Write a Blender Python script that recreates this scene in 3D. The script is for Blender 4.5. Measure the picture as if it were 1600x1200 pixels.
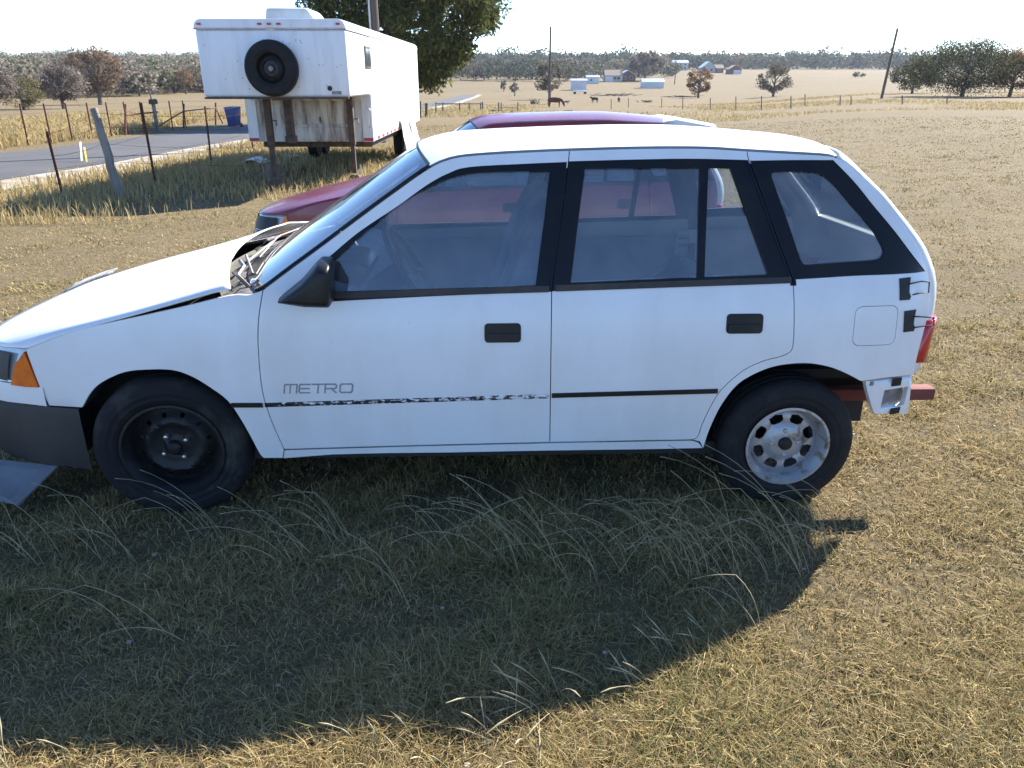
import bpy, bmesh, math, random
import numpy as np
from mathutils import Vector, Matrix
from mathutils.geometry import delaunay_2d_cdt
for o in list(bpy.data.objects): bpy.data.objects.remove(o, do_unlink=True)
scn = bpy.context.scene
COL = scn.collection
# ------------------------------------------------------------------ camera
F = 1177.0; PITCH = math.atan(495.0 / F); CAMH = 1.64       # focal length in photo pixels, downward tilt, eye height
cam = bpy.data.cameras.new('camera'); camo = bpy.data.objects.new('camera', cam); COL.objects.link(camo)
cam.sensor_width = 36; cam.lens = F / 1600 * 36; cam.clip_end = 6000; cam.clip_start = .05
camo.location = (0, 0, CAMH); camo.rotation_euler = (math.pi / 2 - PITCH, 0, 0)
scn.camera = camo
# ------------------------------------------------------------------ sky and sun
SUN = Vector((1.0, 1.06, 1.0)).normalized()
SEL = math.asin(SUN.z); SAZ = math.atan2(SUN.x, SUN.y)
w = bpy.data.worlds.new('World'); scn.world = w; w.use_nodes = True
wn = w.node_tree; bg = wn.nodes['Background']
sky = wn.nodes.new('ShaderNodeTexSky'); sky.sky_type = 'NISHITA'; sky.sun_disc = False
sky.sun_elevation = SEL; sky.sun_rotation = SAZ; sky.altitude = 200; sky.air_density = .75; sky.dust_density = .1; sky.ozone_density = 6.0
wn.links.new(sky.outputs[0], bg.inputs[0]); bg.inputs[1].default_value = .112
sl = bpy.data.lights.new('sun', 'SUN'); sl.energy = 5.0; sl.angle = math.radians(.53); sl.color = (1, .955, .89)
slo = bpy.data.objects.new('sun', sl); COL.objects.link(slo); slo.rotation_euler = SUN.to_track_quat('Z', 'Y').to_euler()
scn.view_settings.view_transform = 'Standard'; scn.view_settings.look = 'None'
scn.view_settings.exposure = 1.65; scn.view_settings.gamma = 1
scn.render.engine = 'CYCLES'
scn.cycles.transparent_max_bounces = 24
# ------------------------------------------------------------------ helpers
CP, SP = math.cos(PITCH), math.sin(PITCH)
def ray(u, v):                                              # direction of a photo pixel (a direction only)
    vv = v - 600
    return np.array([u - 800, F * CP - vv * SP, -vv * CP - F * SP])
CAM = np.array([0, 0, CAMH])
def sstep(a, b, x):
    t = np.clip((np.asarray(x, float) - a) / (b - a), 0, 1); return t * t * (3 - 2 * t)
_pc = ([-300, 2.6, 60, 128, 200, 250, 355, 585, 800, 1500, 4000], [4, 0, -1.72, -3.76, -5.2, -5.8, -4.6, -.6, .8, 4, 4])
_pr = ([-300, 2.6, 60, 97, 200, 355, 585, 800, 1500, 4000], [4, 0, -1.1, -1.5, -2.9, -2.4, -.5, .8, 4, 4])
_pl = ([-300, 2.6, 60, 130, 200, 300, 400, 600, 1500, 4000], [4, 0, -1.72, -3.82, -4.2, -1.5, 2.0, 5, 6, 6])
def terr(x, y):
    x = np.asarray(x, float); y = np.asarray(y, float)
    a = x / np.maximum(np.abs(y), 40)
    c = np.interp(y, *_pc); r = np.interp(y, *_pr); l = np.interp(y, *_pl)
    wr = sstep(.22, .5, a); wl = sstep(.12, .36, -a)
    base = c * (1 - wr - wl) + r * wr + l * wl
    near = np.exp(-((y - 4) / 30) ** 2)
    und = .035 * np.sin(x * .7 + 1.3) * np.sin(y * .55 + .4) * sstep(6.5, 11, np.hypot(x, y))
    return base + und * near
def ground_hit(u, v, lift=0):
    d = ray(u, v); d = d / d[1]
    lo = .3; y = lo; step = .05
    while y < 3000:
        p = CAM + d * y
        if p[2] <= terr(p[0], p[1]) + lift: break
        lo = y; y *= 1.01
    hi = y
    for _ in range(40):
        m = (lo + hi) / 2; p = CAM + d * m
        if p[2] <= terr(p[0], p[1]) + lift: hi = m
        else: lo = m
    return CAM + d * hi
def at_depth(u, v, y):
    d = ray(u, v); return CAM + d * (y / d[1])

def link(name, me, mat=None, parent=None, loc=None, smooth=False, sharp=None):
    o = bpy.data.objects.new(name, me); COL.objects.link(o)
    if mat is not None:
        for m in (mat if isinstance(mat, (list, tuple)) else [mat]): me.materials.append(m)
    if parent is not None: o.parent = parent
    if loc is not None: o.location = loc
    if smooth:
        me.shade_smooth()
        if sharp: me.set_sharp_from_angle(angle=math.radians(sharp))
    return o
def empty(name, loc=(0, 0, 0), rz=0, mat=None):
    o = bpy.data.objects.new(name, None); COL.objects.link(o); o.empty_display_size = .1
    if mat is not None: o.matrix_world = mat
    else: o.location = loc; o.rotation_euler = (0, 0, rz)
    return o
def tag(o, label=None, cat=None, group=None, kind=None):
    if label: o['label'] = label
    if cat: o['category'] = cat
    if group: o['group'] = group
    if kind: o['kind'] = kind
    return o
def copy_tree(o, parent=None):
    c = o.copy(); COL.objects.link(c); c.parent = parent
    for ch in o.children:
        d = ch.copy(); COL.objects.link(d); d.parent = c
        for g in ch.children:
            e = g.copy(); COL.objects.link(e); e.parent = d
    return c
class MB:
    """collects simple solids for ONE mesh"""
    def __init__(s): s.v = []; s.f = []
    def add(s, vs, fs):
        n = len(s.v); s.v += [tuple(map(float, p)) for p in vs]; s.f += [tuple(i + n for i in f) for f in fs]; return s
    def box(s, c, size, M=None):
        x, y, z = [q / 2 for q in size]
        vs = [Vector((sx * x, sy * y, sz * z)) for sz in (-1, 1) for sy in (-1, 1) for sx in (-1, 1)]
        if M is not None: vs = [M @ p for p in vs]
        vs = [p + Vector(c) for p in vs]
        return s.add(vs, [(0, 2, 3, 1), (4, 5, 7, 6), (0, 1, 5, 4), (2, 6, 7, 3), (0, 4, 6, 2), (1, 3, 7, 5)])
    def bar(s, a, b, wd, ht=None):                          # box beam from a to b
        a = Vector(a); b = Vector(b); d = b - a
        q = d.to_track_quat('Z', 'Y').to_matrix()
        return s.box((a + b) / 2, (wd, ht or wd, d.length), q)
    def tube(s, pts, r, n=6, cap=True):
        pts = [Vector(p) for p in pts]; m = len(pts)
        rs = r if isinstance(r, (list, tuple)) else [r] * m
        vs = []; ref = Vector((.3, .9, .2))
        for i, p in enumerate(pts):
            t = (pts[min(i + 1, m - 1)] - pts[max(i - 1, 0)]).normalized()
            if abs(t.dot(ref)) > .95: ref = Vector((1, 0, .1))
            a = t.cross(ref).normalized(); b = t.cross(a)
            for k in range(n):
                an = 2 * math.pi * k / n; vs.append(p + (a * math.cos(an) + b * math.sin(an)) * rs[i])
        fs = [(i * n + k, i * n + (k + 1) % n, (i + 1) * n + (k + 1) % n, (i + 1) * n + k) for i in range(m - 1) for k in range(n)]
        if cap: fs += [tuple(range(n))[::-1], tuple((m - 1) * n + k for k in range(n))]
        return s.add(vs, fs)
    def lathe(s, prof, n=40, c=(0, 0, 0), M=None, closed=False):   # prof: (radius, axial) about local Y axis
        vs = []; m = len(prof)
        for (r, a) in prof:
            for k in range(n):
                an = 2 * math.pi * k / n; p = Vector((r * math.cos(an), a, r * math.sin(an)))
                if M is not None: p = M @ p
                vs.append(p + Vector(c))
        rng_ = range(m if closed else m - 1)
        fs = [(i * n + k, i * n + (k + 1) % n, ((i + 1) % m) * n + (k + 1) % n, ((i + 1) % m) * n + k) for i in rng_ for k in range(n)]
        return s.add(vs, fs)
    def grid(s, P, closed=False):                           # P[i][j] points
        m = len(P); n = len(P[0])
        return s.add([p for r in P for p in r], [(i * n + j, i * n + j + 1, (i + 1) * n + j + 1, (i + 1) * n + j) for i in range(m - 1) for j in range(n - 1)])
    def prism(s, poly, y0, y1):                             # poly in (x,z), extruded along y
        n = len(poly)
        vs = [(x, y0, z) for x, z in poly] + [(x, y1, z) for x, z in poly]
        return s.add(vs, [tuple(range(n)), tuple(range(2 * n - 1, n - 1, -1))] + [(i, n + i, n + (i + 1) % n, (i + 1) % n) for i in range(n)])
    def build(s, name, mat=None, parent=None, smooth=False, sharp=35, bevel=0, seg=2, loc=None):
        me = bpy.data.meshes.new(name); me.from_pydata(s.v, [], s.f)
        bm = bmesh.new(); bm.from_mesh(me)
        bmesh.ops.recalc_face_normals(bm, faces=bm.faces)
        if bevel:
            es = [e for e in bm.edges if e.is_manifold and e.calc_face_angle(0) > .5]
            bmesh.ops.bevel(bm, geom=es, offset=bevel, segments=seg, affect='EDGES', profile=.5, clamp_overlap=True)
        bm.to_mesh(me); bm.free(); me.update()
        return link(name, me, mat, parent, loc, smooth or bool(bevel), sharp)
def np_mesh(name, V, Q=None, T=None, col=None):
    """big mesh from numpy: V (n,3), Q (m,4) quads, T (k,3) triangles, col (n,3) point colour"""
    me = bpy.data.meshes.new(name)
    V = np.ascontiguousarray(V, np.float32)
    me.vertices.add(len(V)); me.vertices.foreach_set('co', V.ravel())
    parts = []; starts = []; tot = 0; off = 0
    for A in (Q, T):
        if A is None or not len(A): continue
        k = A.shape[1]; parts.append(A.ravel()); starts.append(off + np.arange(len(A)) * k); off += A.size; tot += len(A)
    li = np.concatenate(parts).astype(np.int32); st = np.concatenate(starts).astype(np.int32)
    me.loops.add(len(li)); me.loops.foreach_set('vertex_index', li)
    me.polygons.add(tot); me.polygons.foreach_set('loop_start', st)
    me.update(calc_edges=True)
    if col is not None:
        at = me.attributes.new('col', 'FLOAT_COLOR', 'POINT')
        at.data.foreach_set('color', np.concatenate([col, np.ones((len(col), 1))], 1).astype(np.float32).ravel())
    return me
# ------------------------------------------------------------------ materials
def N(nt, t, **kw):
    n = nt.nodes.new(t)
    for k, v in kw.items():
        if k.startswith('i_'):
            n.inputs[int(k[2:])].default_value = v
        else: setattr(n, k, v)
    return n
def ramp(nt, fac, stops):
    r = nt.nodes.new('ShaderNodeValToRGB'); e = r.color_ramp.elements
    while len(e) < len(stops): e.new(.5)
    for q, (p, c) in zip(e, stops): q.position = p; q.color = (*c, 1) if len(c) == 3 else c
    nt.links.new(fac, r.inputs[0]); return r.outputs[0]
def mixc(nt, f, a, b):
    m = nt.nodes.new('ShaderNodeMix'); m.data_type = 'RGBA'
    for sock, val in ((m.inputs[0], f), (m.inputs[6], a), (m.inputs[7], b)):
        if isinstance(val, (int, float)): sock.default_value = val
        elif isinstance(val, tuple): sock.default_value = (*val, 1)
        else: nt.links.new(val, sock)
    return m.outputs[2]
def noise(nt, scale, detail=4, rough=.55, vec=None, dist=0):
    n = N(nt, 'ShaderNodeTexNoise'); n.inputs['Scale'].default_value = scale; n.inputs['Detail'].default_value = detail
    n.inputs['Roughness'].default_value = rough; n.inputs['Distortion'].default_value = dist
    if vec is not None: nt.links.new(vec, n.inputs['Vector'])
    return n.outputs[0]
def newmat(name):
    m = bpy.data.materials.new(name); m.use_nodes = True; return m, m.node_tree, m.node_tree.nodes['Principled BSDF']
def pmat(name, c, rough=.6, metal=0., c2=None, scale=6., lo=.4, hi=.65, bump=0., bscale=40., coat=0., stretch=None, detail=5, spec=.5, rvar=0.):
    m, nt, b = newmat(name)
    tc = N(nt, 'ShaderNodeTexCoord').outputs['Object']
    if stretch:
        mp = N(nt, 'ShaderNodeMapping'); mp.inputs['Scale'].default_value = stretch; nt.links.new(tc, mp.inputs[0]); tc = mp.outputs[0]
    if c2 is None: c2 = tuple(q * .8 for q in c)
    f = noise(nt, scale, detail, .6, tc)
    nt.links.new(ramp(nt, f, [(lo, c), (hi, c2)]), b.inputs['Base Color'])
    b.inputs['Roughness'].default_value = rough; b.inputs['Metallic'].default_value = metal
    b.inputs['Coat Weight'].default_value = coat; b.inputs['Coat Roughness'].default_value = .08
    b.inputs['Specular IOR Level'].default_value = spec
    if rvar:
        rr = N(nt, 'ShaderNodeMapRange'); rr.inputs[3].default_value = max(rough - rvar, .02); rr.inputs[4].default_value = min(rough + rvar, 1)
        nt.links.new(noise(nt, scale * 1.7, 4, .6, tc), rr.inputs[0]); nt.links.new(rr.outputs[0], b.inputs['Roughness'])
    if bump:
        bp = N(nt, 'ShaderNodeBump'); bp.inputs['Strength'].default_value = bump; bp.inputs['Distance'].default_value = .01
        nt.links.new(noise(nt, bscale, 5, .6, tc), bp.inputs['Height']); nt.links.new(bp.outputs[0], b.inputs['Normal'])
    return m
def glass(name, tint, refl=1.0, dirt=.08):
    m = bpy.data.materials.new(name); m.use_nodes = True; nt = m.node_tree; nt.nodes.clear()
    out = N(nt, 'ShaderNodeOutputMaterial'); tr = N(nt, 'ShaderNodeBsdfTransparent'); tr.inputs[0].default_value = (*tint, 1)
    gl = N(nt, 'ShaderNodeBsdfGlossy'); gl.inputs['Roughness'].default_value = .03
    fr = N(nt, 'ShaderNodeFresnel'); fr.inputs[0].default_value = 1.52
    ml = N(nt, 'ShaderNodeMath', operation='MULTIPLY'); ml.inputs[1].default_value = 1.7 * refl; nt.links.new(fr.outputs[0], ml.inputs[0])
    mx = N(nt, 'ShaderNodeMixShader'); nt.links.new(ml.outputs[0], mx.inputs[0]); nt.links.new(tr.outputs[0], mx.inputs[1]); nt.links.new(gl.outputs[0], mx.inputs[2])
    df = N(nt, 'ShaderNodeBsdfDiffuse'); df.inputs[0].default_value = (.62, .62, .6, 1)
    tc = N(nt, 'ShaderNodeTexCoord').outputs['Object']
    f = ramp(nt, noise(nt, 7, 6, .65, tc), [(.35, (dirt * .35,) * 3), (.75, (dirt * 1.7,) * 3)])
    m2 = N(nt, 'ShaderNodeMixShader'); nt.links.new(f, m2.inputs[0]); nt.links.new(mx.outputs[0], m2.inputs[1]); nt.links.new(df.outputs[0], m2.inputs[2])
    nt.links.new(m2.outputs[0], out.inputs[0]); return m
def colmat(name, rough=.8, spec=.2, trans=0., gain=1.):
    """foliage: colour carried by the leaves themselves"""
    m, nt, b = newmat(name)
    a = N(nt, 'ShaderNodeAttribute'); a.attribute_name = 'col'
    nt.links.new(a.outputs['Color'], b.inputs['Base Color']); b.inputs['Roughness'].default_value = rough; b.inputs['Specular IOR Level'].default_value = spec
    if trans:
        t = N(nt, 'ShaderNodeBsdfTranslucent'); nt.links.new(a.outputs['Color'], t.inputs[0])
        mx = N(nt, 'ShaderNodeMixShader'); mx.inputs[0].default_value = trans
        nt.links.new(b.outputs[0], mx.inputs[1]); nt.links.new(t.outputs[0], mx.inputs[2]); nt.links.new(mx.outputs[0], nt.nodes['Material Output'].inputs[0])
    return m
M = {}
M['tire'] = pmat('tyre_rubber', (.012, .012, .013), .75, spec=.3, c2=(.028, .026, .024), scale=9, lo=.5, hi=.75, bump=.3, bscale=60)
M['tire_dirty'] = pmat('dirty_tyre_rubber', (.012, .012, .014), .8, spec=.3, c2=(.05, .046, .04), scale=6, lo=.48, hi=.7, bump=.3, bscale=60)
M['black_plastic'] = pmat('black_plastic', (.010, .011, .012), .42, c2=(.022, .021, .020), scale=8, bump=.08, bscale=300, spec=.3)
M['bumper_plastic'] = pmat('faded_bumper_plastic', (.030, .029, .029), .6, spec=.3, c2=(.052, .048, .044), scale=3, bump=.08, bscale=200)
M['black_frame'] = pmat('black_satin_paint', (.006, .007, .009), .3, c2=(.013, .012, .011), scale=5, spec=.25)
M['brown_seal'] = pmat('weathered_rubber_seal', (.03, .026, .024), .6, c2=(.07, .045, .03), scale=9)
M['jamb'] = pmat('dark_jamb', (.02, .02, .02), .8)
M['glass'] = glass('window_glass', (.82, .88, .90), 2.5, .07)
M['windshield'] = glass('dusty_windshield_glass', (.72, .80, .82), 1.2, .12)
M['trim'] = pmat('grey_blue_trim', (.38, .42, .47), .8, c2=(.31, .35, .40), scale=5, bump=.15, bscale=120)
M['trim_light'] = pmat('pale_trim', (.62, .63, .63), .75, c2=(.50, .52, .53), scale=4, bump=.1, bscale=60)
M['seat'] = pmat('grey_blue_seat_cloth', (.25, .28, .33), .9, c2=(.19, .22, .26), scale=7, bump=.35, bscale=250)
M['belt'] = pmat('seat_belt_webbing', (.33, .33, .33), .8, bump=.2, bscale=300)
M['steel_black'] = pmat('black_steel_wheel', (.010, .011, .013), .5, .2, c2=(.03, .024, .02), scale=14, lo=.5, hi=.72, rvar=.12)
M['steel_silver'] = pmat('chipped_silver_wheel', (.42, .42, .43), .45, .55, c2=(.20, .15, .11), scale=16, lo=.52, hi=.64, bump=.15, bscale=50, rvar=.12)
M['chrome'] = pmat('lug_metal', (.6, .6, .6), .3, .9)
M['rust'] = pmat('rusty_steel', (.16, .062, .035), .8, .2, c2=(.085, .035, .024), scale=12, bump=.3, bscale=60)
M['amber'] = pmat('amber_lens', (.80, .16, .012), .18, c2=(.62, .10, .01), scale=20, coat=.5)
M['redlens'] = pmat('red_lens', (.50, .012, .012), .18, c2=(.38, .01, .01), scale=20, coat=.5)
M['lens'] = pmat('clear_headlamp_lens', (.55, .57, .58), .12, .2, c2=(.4, .42, .44), scale=18, coat=.8)
M['grey_letter'] = pmat('faded_grey_lettering', (.25, .24, .24), .5, c2=(.34, .33, .33), scale=60)
M['redprimer'] = pmat('red_oxide_steel', (.17, .045, .035), .9, c2=(.15, .045, .035), scale=10, bump=.1)
M['dirtymetal'] = pmat('dusty_grey_metal', (.30, .29, .28), .6, .5, c2=(.16, .14, .12), scale=18)
def paint(name, c, dirt, amount, rough=.3):
    """body paint: colour with road dust gathering as an uneven film and streaks"""
    m, nt, b = newmat(name)
    tc = N(nt, 'ShaderNodeTexCoord').outputs['Object']
    mp = N(nt, 'ShaderNodeMapping'); mp.inputs['Scale'].default_value = (1.0, 1.0, .35); nt.links.new(tc, mp.inputs[0])
    a = ramp(nt, noise(nt, 3.2, 7, .62, mp.outputs[0]), [(.42, (0, 0, 0)), (.8, (amount,) * 3)])
    s = ramp(nt, noise(nt, 45, 3, .5, tc), [(.70, (0, 0, 0)), (.78, (amount * .9,) * 3)])
    mx = N(nt, 'ShaderNodeMath', operation='MAXIMUM'); nt.links.new(a, mx.inputs[0]); nt.links.new(s, mx.inputs[1])
    nt.links.new(mixc(nt, mx.outputs[0], c, dirt), b.inputs['Base Color'])
    rr = N(nt, 'ShaderNodeMapRange'); rr.inputs[3].default_value = rough - .08; rr.inputs[4].default_value = rough + .2
    nt.links.new(noise(nt, 5, 5, .6, tc), rr.inputs[0]); nt.links.new(rr.outputs[0], b.inputs['Roughness'])
    b.inputs['Coat Weight'].default_value = .35; b.inputs['Coat Roughness'].default_value = .12
    return m
M['white'] = paint('white_body_paint', (.80, .80, .79), (.50, .45, .38), .35)
M['maroon'] = paint('maroon_body_paint', (.17, .014, .026), (.30, .17, .15), .22, .25)
M['greyhatch'] = paint('pale_grey_primer', (.58, .60, .62), (.4, .38, .34), .4, .4)
# ------------------------------------------------------------------ the hatchback: a body shell of separate panels
WID = 1.575                                                 # body width (m)
def car_matrix(ox, oy, th, dz=0):
    e1 = Vector((math.cos(th), math.sin(th), 0)); e2 = Vector((-math.sin(th), math.cos(th), -.03)).normalized(); e3 = e1.cross(e2)
    m = Matrix((e1, e2, e3)).transposed().to_4x4(); m.translation = (ox, oy, float(terr(ox, oy)) + dz); return m
CARW = car_matrix(0, 2.565, math.radians(1.5))
_ci = CARW.inverted(); CL = np.array(_ci @ Vector(CAM)); CR = np.array(_ci.to_3x3())
_sz = np.array([0, .15, .25, .40, .50, .56, .70, .82, .88, .92, 1.0, 1.2, 1.33, 1.37, 1.6])
_ss = np.array([.08, .045, .026, .010, .002, 0, .004, .02, .033, .045, .072, .146, .197, .215, .32])
_zz = np.linspace(0, 1.6, 400); _sv = np.convolve(np.pad(np.interp(_zz, _sz, _ss), 8, 'edge'), np.ones(17) / 17, 'valid')
_px = np.array([-2.3, -2.05, -1.95, -1.85, -1.75, -1.6, -1.35, 1.15, 1.40, 1.52, 1.60, 1.66, 1.8])
_pp = np.array([.6, .19, .095, .055, .033, .012, 0, 0, .015, .045, .10, .19, .4])
_xx = np.linspace(-2.3, 1.8, 600); _pv = np.convolve(np.pad(np.interp(_xx, _px, _pp), 6, 'edge'), np.ones(13) / 13, 'valid')
def side(x, z): return np.interp(z, _zz, _sv) + np.interp(x, _xx, _pv)
def cpt(u, v, off=0.):
    d = CR @ ray(u, v); y = 0.02
    for _ in range(25):
        p = CL + d * ((y - CL[1]) / d[1]); y = .5 * y + .5 * (side(p[0], p[2]) + off)
    return (p[0], p[2])
def cdepth(u, v, y):                                        # the pixel's point on the car-local plane at depth y
    d = CR @ ray(u, v); p = CL + d * ((y - CL[1]) / d[1]); return p
def spline(P, n=6):
    P = [np.array(p, float) for p in P]
    if len(P) < 3: return P
    Q = [2 * P[0] - P[1]] + P + [2 * P[-1] - P[-2]]; out = []
    for i in range(1, len(Q) - 2):
        for k in range(n):
            t = k / n; a, b, c, d = Q[i - 1:i + 3]
            out.append(.5 * (2 * b + (c - a) * t + (2 * a - 5 * b + 4 * c - d) * t * t + (3 * b - a - 3 * c + d) * t ** 3))
    return out + [P[-1]]
def seam(px, smooth=True, off=0.): 
    L = [cpt(u, v, off) for u, v in px]; return spline(L) if smooth else [np.array(p) for p in L]
def poly(*segs):
    out = []
    for s in segs:
        for p in s:
            if not out or np.hypot(*(np.array(p) - out[-1])) > 1.5e-3: out.append(np.array(p, float))
    if np.hypot(*(out[0] - out[-1])) < 1.5e-3: out.pop()
    A = sum(out[i][0] * out[(i + 1) % len(out)][1] - out[(i + 1) % len(out)][0] * out[i][1] for i in range(len(out)))
    return out if A > 0 else out[::-1]
def shrink(P, d):
    n = len(P); out = []
    for i in range(n):
        a, b, c = P[i - 1], P[i], P[(i + 1) % n]
        e1 = (b - a) / max(np.hypot(*(b - a)), 1e-9); e2 = (c - b) / max(np.hypot(*(c - b)), 1e-9)
        n1 = np.array([-e1[1], e1[0]]); n2 = np.array([-e2[1], e2[0]]); m = n1 + n2; L = max(m @ m / 2, .35)
        out.append(b + m / L * d)
    return out
def rrect(x0, z0, x1, z1, r, k=4):
    out = []
    for cx, cz, a0 in ((x1 - r, z0 + r, -90), (x1 - r, z1 - r, 0), (x0 + r, z1 - r, 90), (x0 + r, z0 + r, 180)):
        for i in range(k + 1):
            a = math.radians(a0 + 90 * i / k); out.append(np.array([cx + r * math.cos(a), cz + r * math.sin(a)]))
    return out
def inside(P, X):
    P = np.array(P); x, y = X[:, 0], X[:, 1]; r = np.zeros(len(X), bool); j = len(P) - 1
    for i in range(len(P)):
        c = (P[i, 1] > y) != (P[j, 1] > y)
        with np.errstate(divide='ignore', invalid='ignore'):
            r ^= c & (x < (P[j, 0] - P[i, 0]) * (y - P[i, 1]) / (P[j, 1] - P[i, 1]) + P[i, 0])
        j = i
    return r
def fill(outer, holes=(), grid=.035):
    pts = []; edges = []
    for L in (outer, *holes):
        b = len(pts); pts += [Vector((float(p[0]), float(p[1]))) for p in L]; edges += [(b + i, b + (i + 1) % len(L)) for i in range(len(L))]
    A = np.array([tuple(p) for p in pts]); lo = A.min(0); hi = A.max(0)
    gx, gz = np.meshgrid(np.arange(lo[0] + grid / 2, hi[0], grid), np.arange(lo[1] + grid / 2, hi[1], grid)); G = np.stack([gx.ravel(), gz.ravel()], 1)
    ok = inside(outer, G)
    for h in holes: ok &= ~inside(h, G)
    G = G[ok]
    if len(G):
        d = np.min(np.hypot(G[:, None, 0] - A[None, :, 0], G[:, None, 1] - A[None, :, 1]), 1); G = G[d > grid * .4]
        pts += [Vector((float(a), float(b))) for a, b in G]
    V, _, T, *_r = delaunay_2d_cdt(pts, edges, [], 0, 1e-6)
    V = np.array([tuple(p) for p in V]); T = np.array([t for t in T if len(t) == 3])
    C = V[T].mean(1); ok = inside(outer, C)
    for h in holes: ok &= ~inside(h, C)
    return V, T[ok]
def panel(name, outer, holes, mat, parent, thick=.014, off=0., far=False, grid=.035, surf=None, bulge=None, sharp=40):
    V, T = fill(outer, holes, grid)
    f = surf or side
    y = f(V[:, 0], V[:, 1]) + off
    if bulge is not None: y = y + bulge(V[:, 0], V[:, 1])
    cnt = {}
    for t in T:
        for a, b in ((t[0], t[1]), (t[1], t[2]), (t[2], t[0])):
            k = (min(a, b), max(a, b)); cnt[k] = None if k in cnt else (a, b)
    be = [e for e in cnt.values() if e is not None]
    vs = [(V[i, 0], y[i], V[i, 1]) for i in range(len(V))]; fs = [tuple(int(q) for q in t) for t in T]
    mp = {}
    for e in be:
        for i in e:
            if i not in mp: mp[i] = len(vs); vs.append((V[i, 0], y[i] + thick, V[i, 1]))
    fs += [(int(b), int(a), mp[a], mp[b]) for a, b in be]
    if far:
        vs = [(a, WID - b, c) for a, b, c in vs]; fs = [t[::-1] for t in fs]
    me = bpy.data.meshes.new(name); me.from_pydata(vs, [], fs); me.update()
    return link(name, me, mat, parent, smooth=True, sharp=sharp)
def ymir(o_far, y): return WID - y if o_far else y

# ---- seams traced on the side of the white car (photo pixels -> points on the body side)
S = {}
S['fd_front'] = seam([(411, 453), (405, 490), (403, 520), (404, 553), (407, 590), (413, 624), (426, 662), (444, 702)])
S['apillar'] = seam([(411, 453), (455, 420), (500, 387), (560, 342), (620, 298), (655, 273), (672, 262)])
S['seam_f'] = seam([(672, 262), (690, 253), (720, 245), (780, 240), (840, 237), (890, 235)])
S['gap_fr'] = seam([(890, 235), (884, 290), (877, 345), (868, 410), (862, 455)]) + seam([(862, 455), (861, 540), (860, 620), (859, 691)])
S['fd_bot'] = seam([(859, 691), (650, 696), (444, 702)])
S['seam_r'] = seam([(890, 235), (1000, 232), (1100, 232), (1168, 236)])
S['gap_rq'] = seam([(1168, 236), (1170, 249), (1190, 303), (1213, 368), (1239, 438)]) + seam([(1239, 438), (1241, 487), (1240, 530), (1236, 548), (1220, 557), (1193, 564), (1160, 580), (1128, 608), (1111, 634), (1098, 661), (1090, 682), (1081, 687)])
S['rd_bot'] = seam([(1081, 687), (970, 689), (859, 691)])
S['seam_q'] = seam([(1168, 236), (1240, 240), (1290, 243), (1309, 247)])
S['dpillar'] = seam([(1309, 247), (1332, 264), (1354, 284), (1376, 305), (1399, 335), (1420, 364), (1437, 392), (1449, 425)])
S['q_rear'] = seam([(1449, 425), (1453, 453), (1450, 490), (1440, 530), (1431, 566), (1428, 586)])
S['q_bot'] = seam([(1428, 586), (1390, 590), (1345, 596)], False)
S['arch_r'] = seam([(1345, 596), (1320, 583), (1293, 573), (1260, 568), (1220, 571), (1187, 581), (1153, 601), (1127, 634), (1109, 671), (1099, 701)])
S['arch_f'] = seam([(412, 716), (405, 708), (390, 680), (375, 654), (356, 627), (330, 607), (300, 589), (270, 579), (232, 578), (195, 582), (161, 597), (143, 613), (129, 637)])
S['f_bot'] = seam([(129, 637), (77, 634)], False)
S['f_front'] = seam([(77, 634), (60, 600), (40, 546)])
S['f_top'] = seam([(40, 546), (85, 528), (127, 514), (169, 504), (225, 492), (292, 477), (345, 464), (369, 460), (390, 460), (411, 453)])
r = lambda k: S[k][::-1]
P_fd = poly(S['apillar'], S['seam_f'], S['gap_fr'], S['fd_bot'], r('fd_front'))
P_rd = poly(r('gap_fr')[0:0], S['seam_r'], S['gap_rq'], S['rd_bot'], r('gap_fr'))
P_q = poly(S['seam_q'], S['dpillar'], S['q_rear'], S['q_bot'], S['arch_r'], seam([(1099, 701), (1093, 690), (1081, 687)], False), r('gap_rq'))
P_f = poly(S['fd_front'], seam([(444, 702), (442, 716), (412, 716)], False), S['arch_f'], S['f_bot'], S['f_front'], S['f_top'])
P_sill = poly(seam([(444, 704), (650, 698), (859, 693), (1081, 689), (1092, 692), (1099, 701), (1000, 703), (850, 705), (700, 708), (600, 709), (520, 711), (442, 717)], False))
# black window surrounds and their glass
B_fd = poly(seam([(520, 471), (511, 404)], False), seam([(511, 404), (560, 363), (621, 322), (667, 289), (700, 271), (733, 261), (817, 256), (886, 253)]), seam([(886, 253), (877, 345), (868, 410), (862, 456)]), seam([(862, 456), (700, 462), (520, 471)]))
G_fd = poly(seam([(522, 459), (517, 413)], False), seam([(517, 413), (542, 389), (592, 345), (633, 314), (667, 294), (700, 280), (733, 272), (775, 269), (859, 267)]), seam([(859, 267), (850, 345), (837, 447)], False), seam([(837, 447), (680, 453), (522, 459)]))
B_rd = poly(seam([(889, 252), (1000, 249), (1085, 248), (1169, 250)]), seam([(1169, 250), (1190, 303), (1213, 368), (1237, 433), (1238, 439)]), seam([(1238, 439), (1050, 446), (863, 455)]), seam([(863, 455), (868, 410), (877, 345), (884, 290), (889, 252)]))
G_rd = poly(seam([(914, 264), (1094, 262), (1090, 434), (892, 442)], False))
G_rv = poly(seam([(1107, 263), (1142, 264), (1201, 430), (1101, 433)], False))
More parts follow.
